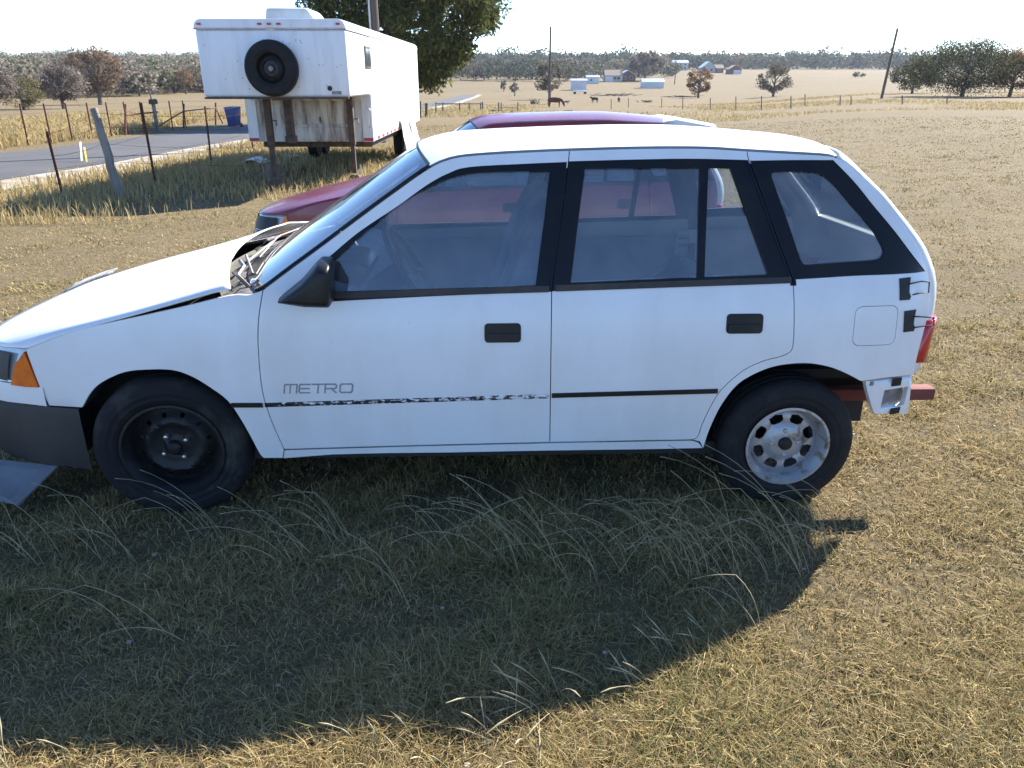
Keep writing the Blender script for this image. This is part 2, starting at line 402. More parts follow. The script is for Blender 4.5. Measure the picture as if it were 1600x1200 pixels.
B_q = poly(seam([(1172, 251), (1240, 250), (1302, 250)]), seam([(1302, 250), (1336, 285), (1365, 321), (1399, 362), (1429, 402), (1446, 424)]), seam([(1446, 424), (1340, 431), (1241, 437)]), seam([(1241, 437), (1213, 368), (1190, 303), (1172, 251)]))
G_q = poly(seam([(1206, 272), (1213, 269), (1260, 269), (1277, 270), (1293, 279), (1312, 297), (1331, 320), (1350, 341), (1367, 363), (1378, 382), (1382, 393), (1378, 402), (1365, 407), (1310, 411), (1264, 414), (1255, 411), (1250, 402), (1238, 366), (1221, 318), (1208, 282), (1206, 276)]))
H_f = poly(rrect(*[f(cpt(757, 504)[i], cpt(814, 536)[i]) for i in (0, 1) for f in ((min,) if 0 else (min,))], 1, 1, 1) if 0 else rrect(cpt(757, 520)[0], cpt(785, 535)[1], cpt(814, 520)[0], cpt(785, 505)[1], .014))
H_r = poly(rrect(cpt(1135, 505)[0], cpt(1163, 521)[1], cpt(1192, 505)[0], cpt(1163, 490)[1], .014))
FUEL = poly(rrect(cpt(1334, 510)[0], cpt(1368, 540)[1], cpt(1401, 510)[0], cpt(1368, 478)[1], .028))
HUB_R = (1.083, .268); HUB_F = (-1.312, .283)
roof_edge = spline([cpt(u, v) for u, v in [(671, 259), (690, 250), (720, 242), (780, 237), (840, 234), (890, 232), (1000, 229), (1100, 229), (1168, 233), (1240, 237), (1290, 240), (1308, 244)]], 5)
wind_edge = spline([cpt(u, v) for u, v in [(398, 455), (411, 449), (455, 416), (500, 383), (560, 338), (620, 294), (655, 269), (671, 259)]], 4)

def wheel(name, parent, hub, R, far, style, steer=0, camber=0, dirty=False):
    """wheel (> tyre, rim, hub_cap, lug nuts): axis along local y, outer face towards -y on the near side"""
    w_ = empty(name); w_.parent = parent
    wd = .155; y0 = .028
    w_.location = (hub[0], ymir(far, y0 + wd / 2), hub[1])
    w_.rotation_euler = (math.radians(camber), 0, math.radians(steer) + (math.pi if far else 0))
    rr = R * (.61 if style == 'steel' else .57)                   # rim radius
    h = wd / 2
    prof = [(rr - .002, -h + .022), (rr + .012, -h + .006), (rr + .030, -h - .002), (rr + .034, -h - .0045), (rr + .038, -h - .002), (R - .062, -h - .004), (R - .058, -h - .0065), (R - .054, -h - .004), (R - .045, -h - .004), (R - .018, -h + .006), (R - .005, -h + .022),
            (R, -h + .036), (R, -.025), (R - .008, -.022), (R - .008, -.014), (R, -.011), (R, .011), (R - .008, .014), (R - .008, .022), (R, .025),
            (R, h - .036), (R - .005, h - .022), (R - .018, h - .006), (R - .045, h + .004), (rr + .02, h), (rr - .002, h - .022)]
    mb = MB(); mb.lathe(prof, 56)
    ty = mb.build('tyre', M['tire_dirty'] if dirty else M['tire'], w_, smooth=True, sharp=40)
    rm = M['steel_black'] if style == 'steel' else M['steel_silver']
    mb = MB(); mb.lathe([(rr + .010, -h + .004), (rr + .012, -h - .002), (rr + .002, -h - .003), (rr - .006, -h + .012), (rr - .014, -h + .026), (rr - .020, -h + .05), (rr - .022, h - .03), (rr, h - .012)], 56)
    rim = mb.build('rim', rm, w_, smooth=True, sharp=50)
    # pressed disc with real openings
    Rd = rr - .018
    if style == 'steel':
        holes = [[np.array([.79 * Rd * math.cos(a) + .0085 * math.cos(b), .79 * Rd * math.sin(a) + .0085 * math.sin(b)]) for b in np.linspace(0, 2 * math.pi, 11)[:-1]] for a in np.arange(12) * 2 * math.pi / 12 + .2]
        rp = [0, .035, .042, .058, .078, .092, .105, .118, .15]; dp = [.030, .028, .040, .036, .036, .028, .022, .034, .060]
    else:
        holes = []
        for a in np.arange(8) * 2 * math.pi / 8 + .39:
            q = [(.62 * Rd, -.17), (.62 * Rd, .17), (.72 * Rd, .27), (.87 * Rd, .23), (.90 * Rd, 0), (.87 * Rd, -.23), (.72 * Rd, -.27)]
            holes.append([np.array([rad * math.cos(a + t), rad * math.sin(a + t)]) for rad, t in q])
        rp = [0, .04, .048, .066, .074, .085, .10, .118, .15]; dp = [.018, .018, .020, .022, .032, .036, .03, .034, .055]
    outer = [np.array([Rd * math.cos(t), Rd * math.sin(t)]) for t in np.linspace(0, 2 * math.pi, 49)[:-1]]
    panel('disc', outer, [poly(q) for q in holes], rm, w_, .006, 0, False, .014, surf=lambda x, z: -h + .014 + np.interp(np.hypot(x, z), rp, dp))
    mb = MB(); mb.lathe([(0, -h + .012), (.02, -h + .014), (.026, -h + .02), (.028, -h + .045), (.030, -h + .05)], 20)
    mb.build('hub_cap', M['black_plastic'] if style != 'steel' else M['steel_black'], w_, smooth=True)
    for k in range(4):
        a = k * math.pi / 2 + (.55 if style == 'steel' else .06)
        mb = MB(); mb.lathe([(0, -h + .028), (.008, -h + .030), (.0105, -h + .036), (.0105, -h + .06)], 6, (.052 * math.cos(a), 0, .052 * math.sin(a)))
        mb.build('lug_nut', M['chrome'] if style == 'steel' else M['steel_silver'], w_)
    return w_

def loft_panel(name, P, mat, parent, smooth=True, thick=None, sharp=35):
    mb = MB(); mb.grid(P)
    if thick:
        o = mb.build(name, mat, parent, smooth=True, sharp=sharp)
        md = o.modifiers.new('thickness', 'SOLIDIFY'); md.thickness = thick; md.offset = 0
        return o
    return mb.build(name, mat, parent, smooth=smooth, sharp=sharp)

def strokes(mb, lines, x0, z0, sx, sz, wd, slant, y_of):
    """flat ribbon lettering on the body side"""
    for L in lines:
        L = [np.array([x0 + (a + slant * b) * sx, z0 + b * sz]) for a, b in L]
        for i, (a, b) in enumerate(zip(L[:-1], L[1:])):
            d = (b - a) / np.hypot(*(b - a)); n = np.array([-d[1], d[0]]) * wd / 2
            a = a - d * wd / 2; b = b + d * wd / 2
            q = [a - n, b - n, b + n, a + n]
            mb.add([(p[0], float(y_of(p[0], p[1])) - .0006 - .00004 * i, p[1]) for p in q], [(0, 1, 2, 3)])

def make_car(kind, root):
    white = kind == 'white'
    body = M['white'] if white else M['maroon']
    # ---------------- panels, both sides
    for far in (False, True):
        fen = panel('front_fender', shrink(P_f, .0018), [], body, root, far=far)
        # ---- front door
        skin = shrink(P_fd, .0018)
        d = panel('front_door', skin, [B_fd], body, root, far=far)
        panel('window_frame', shrink(B_fd, .0005), [G_fd], M['black_frame'], d, .02, .002, far)
        panel('window_glass', shrink(G_fd, -.006), [], M['glass'], d, .003, .012, far)
        panel('door_trim', shrink(poly([p for p in P_fd if p[1] < .875]), .03), [], M['trim_light'] if far else M['trim'], d, .01, .075, far,
              bulge=(lambda x, z: -.012 * np.abs(np.sin(9 * (x + .35) + 5 * (z - .9) * np.sign(x + .35))) * np.clip((.9 - z) * 3, 0, 1)) if far else None, grid=.022)
        hf = panel('door_handle', H_f, [], M['black_plastic'], d, .006, -.003, far)
        q = shrink(H_f, .006); xs = [p[0] for p in q]; zs = [p[1] for p in q]
        panel('handle_flap', rrect(min(xs), min(zs), max(xs), (min(zs) + max(zs)) / 2 - .001, .006), [], M['black_plastic'], d, .004, -.008, far)
        # ---- rear door
        d2 = panel('rear_door', shrink(P_rd, .0018), [B_rd], body, root, far=far)
        panel('window_frame', shrink(B_rd, .0005), [G_rd, G_rv], M['black_frame'], d2, .02, .002, far)
        panel('window_glass', shrink(G_rd, -.004), [], M['glass'], d2, .003, .012, far)
        panel('vent_glass', shrink(G_rv, -.004), [], M['glass'], d2, .003, .012, far)
        panel('door_trim', shrink(poly([p for p in P_rd if p[1] < .875]), .03), [], M['trim'], d2, .01, .075, far)
        panel('door_handle', H_r, [], M['black_plastic'], d2, .006, -.003, far)
        q = shrink(H_r, .006); xs = [p[0] for p in q]; zs = [p[1] for p in q]
        panel('handle_flap', rrect(min(xs), min(zs), max(xs), (min(zs) + max(zs)) / 2 - .001, .006), [], M['black_plastic'], d2, .004, -.008, far)
        # belt mouldings
        for dd, a, b in ((d, (522, 458), (858, 448)), (d2, (868, 447), (1236, 434))):
            pa, pb = cpt(*a), cpt(*b); n = 14; P = []
            for i in range(n + 1):
                t = i / n; x = pa[0] + (pb[0] - pa[0]) * t; z = pa[1] + (pb[1] - pa[1]) * t
                P.append([(x, ymir(far, float(side(x, z + dzz)) + oo), z + dzz) for dzz, oo in ((.004, .006), (.004, -.004), (-.018, -.004), (-.018, .004))])
            loft_panel('belt_moulding', P, M['brown_seal'], dd)
        # ---- quarter
        q_ = panel('quarter_panel', shrink(P_q, .0018), [B_q, FUEL], body, root, far=far)
        panel('window_frame', shrink(B_q, .0005), [G_q], M['black_frame'], q_, .02, .003, far)
        panel('window_glass', shrink(G_q, -.004), [], M['glass'], q_, .003, .010, far)
        panel('fuel_door', shrink(FUEL, .0022), [], body, q_, .012, .0, far)
        arch_hi = poly([p for p in P_q if p[1] < .90 and p[1] > .3])
        panel('quarter_trim', shrink(poly([(.93, .60), (.93, .875), (1.47, .885), (1.44, .62), (1.35, .60)]), .0), [rrect(1.0, .70, 1.1, .80, .02)], M['trim_light'], q_, .01, .075, far)
        panel('rocker_sill', shrink(P_sill, .001), [], body, root, .05, .004, far)
        # ---- dark jambs behind the shut lines
        for A in (S['gap_fr'], S['gap_rq'], S['fd_front']):
            Pj = []
            for i, p in enumerate(A):
                t_ = A[min(i + 1, len(A) - 1)] - A[max(i - 1, 0)]; t_ = t_ / np.hypot(*t_); nn_ = np.array([-t_[1], t_[0]]) * .022
                Pj.append([(q[0], ymir(far, float(side(q[0], q[1])) + .024), q[1]) for q in (p - nn_, p + nn_)])
            loft_panel('door_jamb', Pj, M['jamb'], root)
        # black tape over the pillar edges either side of the shut lines
        for A, da, db in ((S['gap_fr'], d, d2), (S['gap_rq'], d2, q_)):
            zr = [p for p in A if .895 < p[1] < A[0][1] - .042]
            for lo_, hi_, par_ in ((-.011, -.0016, da), (.0016, .011, db)):
                loft_panel('pillar_tape', [[(p[0] + e_, ymir(far, float(side(p[0] + e_, p[1])) + o_), p[1]) for e_, o_ in (((lo_, -.0008), (hi_, -.0008), (hi_, .016)) if lo_ < 0 else ((lo_, .016), (lo_, -.0008), (hi_, -.0008)))] for p in zr], M['black_frame'], par_)
        # ---- wheel wells
        for key, nm in (('arch_f', 'wheel_well'), ('arch_r', 'wheel_well')):
            A = S[key]; c = np.mean(A, 0); P = []
            for p in A:
                P.append([(p[0], ymir(far, float(side(p[0], p[1])) + .010), p[1]), (p[0], ymir(far, .30), p[1] + .01), (c[0], ymir(far, .30), c[1] - .15)])
            loft_panel(nm, P, M['jamb'], root)
    # rub strips, lettering (near side detail)
    def strip(a, b, wz, mat, par, nm, off=-.006):
        pa, pb = cpt(*a), cpt(*b); n = 24; P = []
        for i in range(n + 1):
            t = i / n; x = pa[0] + (pb[0] - pa[0]) * t; z = pa[1] + (pb[1] - pa[1]) * t
            P.append([(x, float(side(x, z + q)) + o, z + q) for q, o in ((wz / 2, .001), (wz / 2 - .002, off), (-wz / 2 + .002, off), (-wz / 2, .001))])
        return loft_panel(nm, P, mat, par, sharp=50)
    near_door = [o for o in root.children if o.name.startswith('front_door')][0]
    near_rear = [o for o in root.children if o.name.startswith('rear_door')][0]
    near_fen = [o for o in root.children if o.name.startswith('front_fender')][0]
    near_q = [o for o in root.children if o.name.startswith('quarter_panel')][0]
    strip((862, 618), (1121, 611), .020, M['black_plastic'], near_rear, 'rub_strip')
    strip((362, 633), (411, 633), .020, M['black_plastic'], near_fen, 'rub_strip')
    if white:
        st = strip((414, 633), (857, 619), .020, M['peeled'], near_door, 'rub_strip', -.0012)
        st['label'] = 'peeled remains of a black rub strip with bare adhesive'
        mb = MB()
        x0, zb = cpt(444, 614); x1 = cpt(552, 612)[0]; zt = cpt(444, 601)[1]; cw = (x1 - x0) / 5.35
        L = {'M': [[(0, 0), (0, .9), (.1, 1), (.95, 1)], [(.45, 1), (.45, 0)], [(.95, 1), (.95, 0)]], 'E': [[(.8, 1), (.1, 1), (0, .85), (0, .15), (.1, 0), (.8, 0)], [(0, .5), (.75, .5)]],
             'T': [[(0, 1), (.9, 1)], [(.45, 1), (.45, 0)]], 'R': [[(0, 0), (0, 1), (.75, 1), (.85, .85), (.85, .6), (.75, .48), (.1, .48)], [(.45, .48), (.85, 0)]],
             'O': [[(.1, 0), (0, .15), (0, .85), (.1, 1), (.85, 1), (.95, .85), (.95, .15), (.85, 0), (.1, 0)]]}
        xx = 0
        for ch in 'METRO':
            strokes(mb, L[ch], x0 + xx * cw, zb, cw, (zt - zb), .0062, .12, side)
            xx += 1.15 if ch in 'MRO' else 1.0
        lo = mb.build('lettering', M['grey_letter'], near_door); lo['label'] = 'grey METRO lettering low on the door'
    else:
        strip((416, 633), (857, 619), .020, M['black_plastic'], near_door, 'rub_strip')
    # ---------------- roof
    xs = np.linspace(roof_edge[0][0], roof_edge[-1][0], 44); ez = np.interp(xs, [p[0] for p in roof_edge], [p[1] for p in roof_edge])
    # edge points are in order of x; keep the true curve at the front corner
    P = []; nt_ = 25
    for x, z in zip(xs, ez):
        y0 = float(side(x, z)) + .001; row = []
        u_ = (x - xs[0]) / (xs[-1] - xs[0])
        for j in range(nt_):
            t = j / (nt_ - 1); s_ = abs(2 * t - 1)
            cr = .050 * (1 - s_ ** 2.6)
            bow = -.085 * (1 - s_ ** 2.2) * max(0, 1 - u_ / .25) ** 1.5 + .045 * (1 - s_ ** 2.2) * max(0, (u_ - .75) / .25) ** 1.5
            row.append((x + bow, y0 + (WID - 2 * y0) * t, z + cr * (1 - .25 * max(0, (u_ - .8) / .2)) + .001))
        P.append(row)
    rf = loft_panel('roof', P, body, root, sharp=60)
    loft_panel('headliner', [[(p[0], p[1], p[2] - .03) for p in r_] for r_ in P], M['trim_light'], rf)
    for far in (False, True):                                   # inner roof rails close the gap to the headliner
        mb = MB(); mb.grid([[(p[0], ymir(far, float(side(p[0], p[1])) + .012), p[1] + .004), (p[0], ymir(far, float(side(p[0], p[1])) + .03), p[1] - .05)] for p in roof_edge])
        mb.build('roof_rail', M['trim'], rf, smooth=True)
    front_row = P[0]; rear_row = P[-1]
    if white:
        p = cdepth(707, 243, .27); mb = MB()
        mb.lathe([(0, -.012), (.012, -.011), (.018, -.004), (.02, .006)], 14, (p[0], .27, p[2]), Matrix.Rotation(math.pi / 2, 3, 'X') @ Matrix.Diagonal((1.25, 1, .9)))
        mb.build('antenna_base', M['black_plastic'], rf, smooth=True)
    # ---------------- windshield
    we = wind_edge; P = []
    for i, p in enumerate(we):
        v_ = i / (len(we) - 1); y0 = float(side(p[0], p[1])) + .014; row = []
        for j in range(nt_):
            t = j / (nt_ - 1); s_ = abs(2 * t - 1); bow = -(.17 * (1 - v_) + .085 * v_) * (1 - s_ ** 2.2)
            up = .050 * v_ * (1 - s_ ** 2.6)
            row.append((p[0] + bow, y0 + (WID - 2 * y0) * t, p[1] - .003 + up))
        P.append(row)
    ws = loft_panel('windshield', P, M['windshield'], root)
    # black moulding along the glass edge
    mb = MB(); mb.tube([(q[0][0], q[0][1] - .004, q[0][2] + .003) for q in P], .006, 5); mb.tube([(q[-1][0], q[-1][1] + .004, q[-1][2] + .003) for q in P], .006, 5)
    mb.tube([(q[0], q[1], q[2] + .004) for q in P[-1]], .006, 5)
    mb.build('windshield_moulding', M['black_plastic'], ws, smooth=True)
    base_row = P[0]
    # ---------------- hood, ajar at the rear on the white car
    lift = .022 if white else .004
    edge = [p for p in S['f_top'] if p[0] < -.99][::1]
    edge = sorted(edge, key=lambda p: p[0]); hx = np.linspace(edge[0][0] + .01, -1.0, 30); hz = np.interp(hx, [p[0] for p in edge], [p[1] for p in edge])
    P = []
    for x, z in zip(hx, hz):
        u_ = (x - hx[0]) / (hx[-1] - hx[0]); y0 = float(side(x, z)) + .002; row = []
        for j in range(31):
            t = j / 30; s_ = abs(2 * t - 1); cr = .055 * (1 - s_ ** 2.4) * (.55 + .45 * u_)
            nb = (1 - s_ ** 6) * (1 - u_) ** 2; bow = -.13 * (1 - s_ ** 2.2) * u_ ** 2 - (2.10 + hx[0]) * nb
            fold = .006 * math.exp(-((s_ - .62) / .05) ** 2) * u_
            row.append((x + bow, y0 + (WID - 2 * y0) * t, z + cr + fold - .045 * nb + lift * sstep(.25, 1, u_) * (1 if white else 1) - .0))
        P.append(row)
    hd = loft_panel('hood', P, body, root, thick=.006, sharp=60)
    nose_row = P[0]
    # inner fender rails and cowl under the open hood edge
    for far in (False, True):
        mb = MB(); mb.grid([[(p[0], ymir(far, float(side(p[0], p[1])) + .004), p[1] - .004), (p[0], ymir(far, float(side(p[0], p[1])) + .05), p[1] - .012), (p[0], ymir(far, float(side(p[0], p[1])) + .07), p[1] - .12)] for p in edge])
        mb.build('fender_rail', M['jamb'], root)
    cp = [(p[0], p[1], p[2]) for p in base_row]
    cowl = loft_panel('cowl', [[(x - .135 + .02 * abs(2 * j / 24 - 1), y, z - .035) for j, (x, y, z) in enumerate(cp)], [(x - .07, y, z - .030) for x, y, z in cp], [(x - .045, y, z - .012) for x, y, z in cp], [(x + .004, y, z - .006) for x, y, z in cp]], M['cowl_dust'], root)
    for (j0, j1, dx) in ((5, 13, .0), (13, 21, .0)):            # wipers lying on the lower glass
        mb = MB(); a = cp[j0]; b = cp[j1]
        mb.tube([(a[0] - .06, a[1], a[2] - .005), (a[0] - .02, a[1] + .05, a[2] + .03), (b[0] + .045, b[1] - .08, b[2] + .05)], [.009, .006, .004], 6)
        mb.tube([(a[0] + .02, a[1] + .10, a[2] + .040), (b[0] + .05, b[1] - .04, b[2] + .055), (b[0] + .035, b[1] + .08, b[2] + .045)], .004, 5)
        mb.build('wiper', M['dirtymetal'] if white else M['black_plastic'], cowl, smooth=True)
    if white:                                                   # debris: torn cowl trim by the near corner
        mb = MB(); a = cp[1]
        mb.tube([(a[0] - .02, a[1] + .03, a[2] - .01), (a[0] - .07, a[1] + .06, a[2] + .03), (a[0] - .06, a[1] + .12, a[2] + .05), (a[0] - .10, a[1] + .2, a[2] + .055)], .008, 6)
        mb.tube([(a[0] - .09, a[1] + .05, a[2] - .01), (a[0] - .03, a[1] + .11, a[2] + .025), (a[0] - .10, a[1] + .28, a[2] + .06)], .006, 6)
        mb.build('torn_cowl_trim', M['dirtymetal'], cowl, smooth=True)
    # ---------------- nose: plan path round the front
    def nose_path(x0, inset=0., n=26):
        out = []
        ya = float(np.interp(x0, _xx, _pv)) + inset
        for k in range(n + 1):
            t = k / n; y = ya + (WID - 2 * ya) * t; s_ = abs(2 * t - 1)
            out.append((x0 - (.215 + (x0 + 1.8)) * (1 - s_ ** 3.2) ** .8 if 0 else x0 - max(.02, 2.13 + x0) * (1 - s_ ** 7) - inset * 0, y))
        return out
    def band(nm, prof, x0, mat, par):                           # prof: (z, push outwards)
        path = nose_path(x0); P = []
        for z, o in prof:
            row = []
            for i, (x, y) in enumerate(path):
                a = Vector(path[min(i + 1, len(path) - 1)]) - Vector(path[max(i - 1, 0)]); nrm = Vector((-a.y, a.x)).normalized()
                e_ = min(i, len(path) - 1 - i) / 2.5; oo = o * min(1, .12 + .88 * e_) if o > 0 else o; row.append((x + nrm.x * oo, y + nrm.y * oo, z))
            P.append(row)
        return loft_panel(nm, P, mat, par)
    zt_ = S['f_front'][-1][1]; zbm = S['f_bot'][0][1]
    bmp = band('front_bumper', [(.20, -.05), (.215, .01), (.26, .03), (.34, .040), (.43, .040), (zbm - .02, .034), (zbm - .004, .022), (zbm - .003, -.04)], S['arch_f'][-1][0] - .012, M['bumper_plastic'], root)
    band('bumper_cover', [(zbm + .002, -.03), (zbm + .003, .028), (zbm + .05, .026), (zbm + .078, .012), (zbm + .08, -.03)], S['f_bot'][1][0] - .004, body, bmp)
    xl = cpt(60, 600)[0]
    ln = band('headlamp', [(zbm + .082, -.03), (zbm + .084, .006), (.60, -.012), (zt_ - .012, -.045), (zt_ - .01, -.09)], xl - .03, M['lens'], root)
    band('grille', [(zbm + .09, .004), (.60, -.008), (zt_ - .03, -.03)], xl - .13, M['black_plastic'], root)
    am = poly(seam([(38, 550), (50, 578), (61, 605), (40, 604), (18, 601), (22, 572)], False))
    for far in (False, True):
        panel('turn_signal', am, [], M['amber'], root, .03, -.004, far, .02)
    # undertray and inner nose
    mb = MB(); mb.box((-1.62, WID / 2, .42), (.5, WID - .5, .3)); mb.box((-1.35, WID / 2, .5), (.9, WID - .62, .42)); mb.box((-1.735, WID / 2, .37), (.09, WID - .26, .28)); mb.build('engine_bay', M['jamb'], root)
    if white:
        a = cdepth(0, 712, .10); b = cdepth(84, 731, .04); c = cdepth(36, 781, .0); e = cdepth(-60, 752, .0)
        mb = MB(); top = [Vector((a[0] - .2, .12, a[2])), Vector((b[0], .06, b[2])), Vector((c[0], -.04, c[2])), Vector((e[0] - .1, -.03, e[2]))]
        mb.add([*top, *[p + Vector((.004, .006, -.008)) for p in top]], [(0, 1, 2, 3), (7, 6, 5, 4), (0, 4, 5, 1), (1, 5, 6, 2), (2, 6, 7, 3), (3, 7, 4, 0)])
        o = mb.build('loose_undertray', M['undertray'], root, bevel=.002); o['label'] = 'loose grey undertray panel hanging below the bumper'
        # clear wind deflector standing on the far part of the hood
        mb = MB(); P = []
        for k in range(9):
            t = k / 8; j = 17 + k; q = nose_row[min(j, 30)]; P.append([(q[0] + .02, q[1], q[2] + .012), (q[0] + .07, q[1], q[2] + .05)])
        loft_panel('hood_deflector', P, M['deflector'], hd, thick=.003)
    # ---------------- hatch
    de = sorted([(p[0], p[1]) for p in S['dpillar']] , key=lambda p: -p[1]); re_ = [(p[0], p[1]) for p in S['q_rear']]
    prof = [de[int(i)] for i in np.linspace(0, len(de) - 1, 15)] + [re_[int(i)] for i in np.linspace(1, len(re_) - 1, 8)]
    hm = body if white else M['greyhatch']
    P = []
    for i, (x, z) in enumerate(prof):
        y0 = float(side(x, z)) + .002; row = []
        k = i / (len(prof) - 1); out = .048 + .035 * sstep(.1, .7, k)
        for j in range(25):
            t = j / 24; s_ = abs(2 * t - 1); row.append((x + out * (1 - s_ ** 13) + .012 * (1 - s_ ** 2), y0 + (WID - 2 * y0) * t, z + .03 * (1 - s_ ** 5) * (1 - sstep(0, .3, k))))
        P.append(row)
    mb = MB(); n = 25; gl = MB(); gl.v = [tuple(map(float, p)) for r_ in P for p in r_]; mb.v = list(gl.v)
    for i in range(len(P) - 1):
        for j in range(n - 1):
            f_ = (i * n + j, i * n + j + 1, (i + 1) * n + j + 1, (i + 1) * n + j)
            (gl if (2 <= i < 13 and 3 <= j < 21) else mb).f.append(f_)
    ht = mb.build('hatch', hm, root, smooth=True, sharp=50)
    md = ht.modifiers.new('thickness', 'SOLIDIFY'); md.thickness = .02; md.offset = -1
    gl.build('hatch_glass', M['glass'], ht, smooth=True)
    if not white:                                               # pale grey spoiler lip on the maroon car
        mb = MB(); a = P[0]; b = P[2]
        mb.grid([[(p[0] - .10, p[1], p[2] + .012) for p in a[1:-1]], [(p[0] + .02, p[1], p[2] + .028) for p in a[1:-1]], [(p[0] + .33, p[1], p[2] - .025) for p in a[1:-1]], [(p[0] + .335, p[1], p[2] - .075) for p in a[1:-1]], [(p[0] + .06, p[1], p[2] - .05) for p in a[1:-1]]])
        k_ = len(a) - 2; mb.f += [tuple(i * k_ for i in range(5)), tuple(i * k_ + k_ - 1 for i in range(5))[::-1]]
        mb.f += [(4 * k_ + j, 4 * k_ + j + 1, j + 1, j) for j in range(k_ - 1)]
        mb.build('spoiler', M['greyhatch'], ht, smooth=True)
    # tail lamps (wrap round the corner)
    za, zb_ = cpt(1450, 500)[1], cpt(1450, 550)[1]
    for far in (False, True):
        mb = MB(); rows = []
        for z in np.linspace(zb_, za, 6):
            xe = np.interp(z, [p[1] for p in re_][::-1], [p[0] for p in re_][::-1]); y0 = float(side(xe, z))
            rows.append([(xe - .002, ymir(far, y0 + .004), z), (xe + .035, ymir(far, y0 + .010), z), (xe + .062, ymir(far, y0 + .035), z), (xe + .082, ymir(far, y0 + .09), z), (xe + .085, ymir(far, y0 + .22), z), (xe + .05, ymir(far, y0 + .22), z), (xe - .002, ymir(far, y0 + .03), z)])
        mb.grid(rows); tl = mb.build('tail_lamp', M['redlens'], root, smooth=True)
        md = tl.modifiers.new('thickness', 'SOLIDIFY'); md.thickness = .004
    # back panel below the hatch, bumper missing on the white car
    x_, z_ = re_[-1]
    mb = MB(); mb.box((x_ - .01, WID / 2, z_ - .03), (.05, WID - .28, .14)); mb.build('rear_panel', body, root, bevel=.01)
    if white:
        out = poly(seam([(1353, 596), (1426, 588), (1424, 615), (1420, 647), (1367, 648), (1361, 630), (1356, 612)], False)); hole = rrect(cpt(1381, 620)[0], cpt(1398, 637)[1], cpt(1417, 620)[0], cpt(1398, 609)[1], .004)
        bk = panel('bumper_bracket', shrink(out, .001), [hole, rrect(cpt(1360, 600)[0], cpt(1364, 604)[1], cpt(1367, 600)[0], cpt(1364, 597)[1], .005)], M['white'], root, .03, .006)
        panel('bracket_recess', hole, [], M['dirtymetal'], bk, .01, .04)
        for (a, b) in (((1396, 592), (1410, 604)), ((1393, 639), (1407, 648))):
            panel('bracket_clip', rrect(cpt(a[0], a[1])[0], cpt(a[0], b[1])[1], cpt(b[0], a[1])[0], cpt(a[0], a[1])[1], .003), [], M['black_plastic'], bk, .004, .002)
        mb = MB(); p = cdepth(1463, 618, .22); mb.box(((p[0] + 1.0) / 2, .26, p[2]), (p[0] - 1.0, .06, .05)); mb.build('hitch_beam', M['redprimer'], root, bevel=.004)
        for (x0, x1, y0, y1, lx, ly0, ly1) in ((1405, 1421, 435, 468, 1452, 441, 457), (1413, 1427, 486, 517, 1460, 497, 508)):
            xa, zt2 = cpt(x0, y0); xb, zb2 = cpt(x1, y1)
            pl = poly([(xa, zt2), (xb, zt2 + .002), (xb - .004, (zt2 + zb2) / 2 + .01), (xb - .004, (zt2 + zb2) / 2 - .012), (xb + .004, zb2 + .012), (xb, zb2), (xa + .006, zb2)])
            hg = panel('latch_bracket', pl, [], M['black_plastic'], near_q, .004, -.004, False, .02)
            ys_ = float(side(xb, zt2)) - .012; l0 = cdepth(lx, ly0, ys_)[[0, 2]]; l1 = cdepth(lx - 1, ly1, ys_)[[0, 2]]
            pts = [(xb - .008, zt2 - .022), (l0[0] - .03, l0[1] + .004), (l0[0], l0[1]), (l1[0], l1[1]), (l1[0] - .03, l1[1] - .002), (xb - .003, zb2 + .012)]
            mb = MB(); mb.tube([(x, ys_, z) for x, z in pts], .0028, 6); mb.build('wire_loop', M['black_plastic'], hg, smooth=True)
    else:
        path = []
        mb = MB(); P = []
        for z, o in ((.24, -.06), (.26, .0), (.34, .03), (.47, .035), (.52, .02), (.53, -.05)):
            P.append([(1.36 + (.30 + o) * (1 - abs(2 * t - 1) ** 4), .02 - o * .3 + (WID - .04 + o * .6) * t, z) for t in np.linspace(0, 1, 21)])
        loft_panel('rear_bumper', P, M['bumper_plastic'], root)
    # ---------------- mirrors
    for far in (False, True):
        q = [(517, 407), (518, 477), (478, 476), (432, 469), (470, 438), (497, 406)]
        a = [cdepth(u, v, -.03) for u, v in q]
        vs = []
        for p in a: vs.append((p[0], -.03 if 1 else 0, p[2]))
        o_ = [(.0, .06), (.0, .06), (.0, .05), (.0, .03), (0, .05), (0, .06)]
        outr = [(p[0] * 1., -.10, p[2]) for p in a]
        cx = np.mean([p[0] for p in a]); cz = np.mean([p[2] for p in a])
        L = [[(p[0], ymir(far, .045), p[2]) for p in a], [(p[0], ymir(far, -.02), p[2]) for p in a], [(cx + (p[0] - cx) * .97 + .01, ymir(far, -.09), cz + (p[2] - cz) * .9) for p in a], [(cx + (p[0] - cx) * .8 + .02, ymir(far, -.115), cz + (p[2] - cz) * .7) for p in a]]
        mb = MB(); nn = len(a)
        mb.add([p for r_ in L for p in r_], [(i * nn + k, i * nn + (k + 1) % nn, (i + 1) * nn + (k + 1) % nn, (i + 1) * nn + k) for i in range(3) for k in range(nn)] + [tuple(range(nn)), tuple(3 * nn + k for k in range(nn))])
        dd = [o for o in root.children if o.name.startswith('front_door')][1 if far else 0]
        mb.build('wing_mirror', M['black_plastic'], dd, bevel=.012, seg=3)
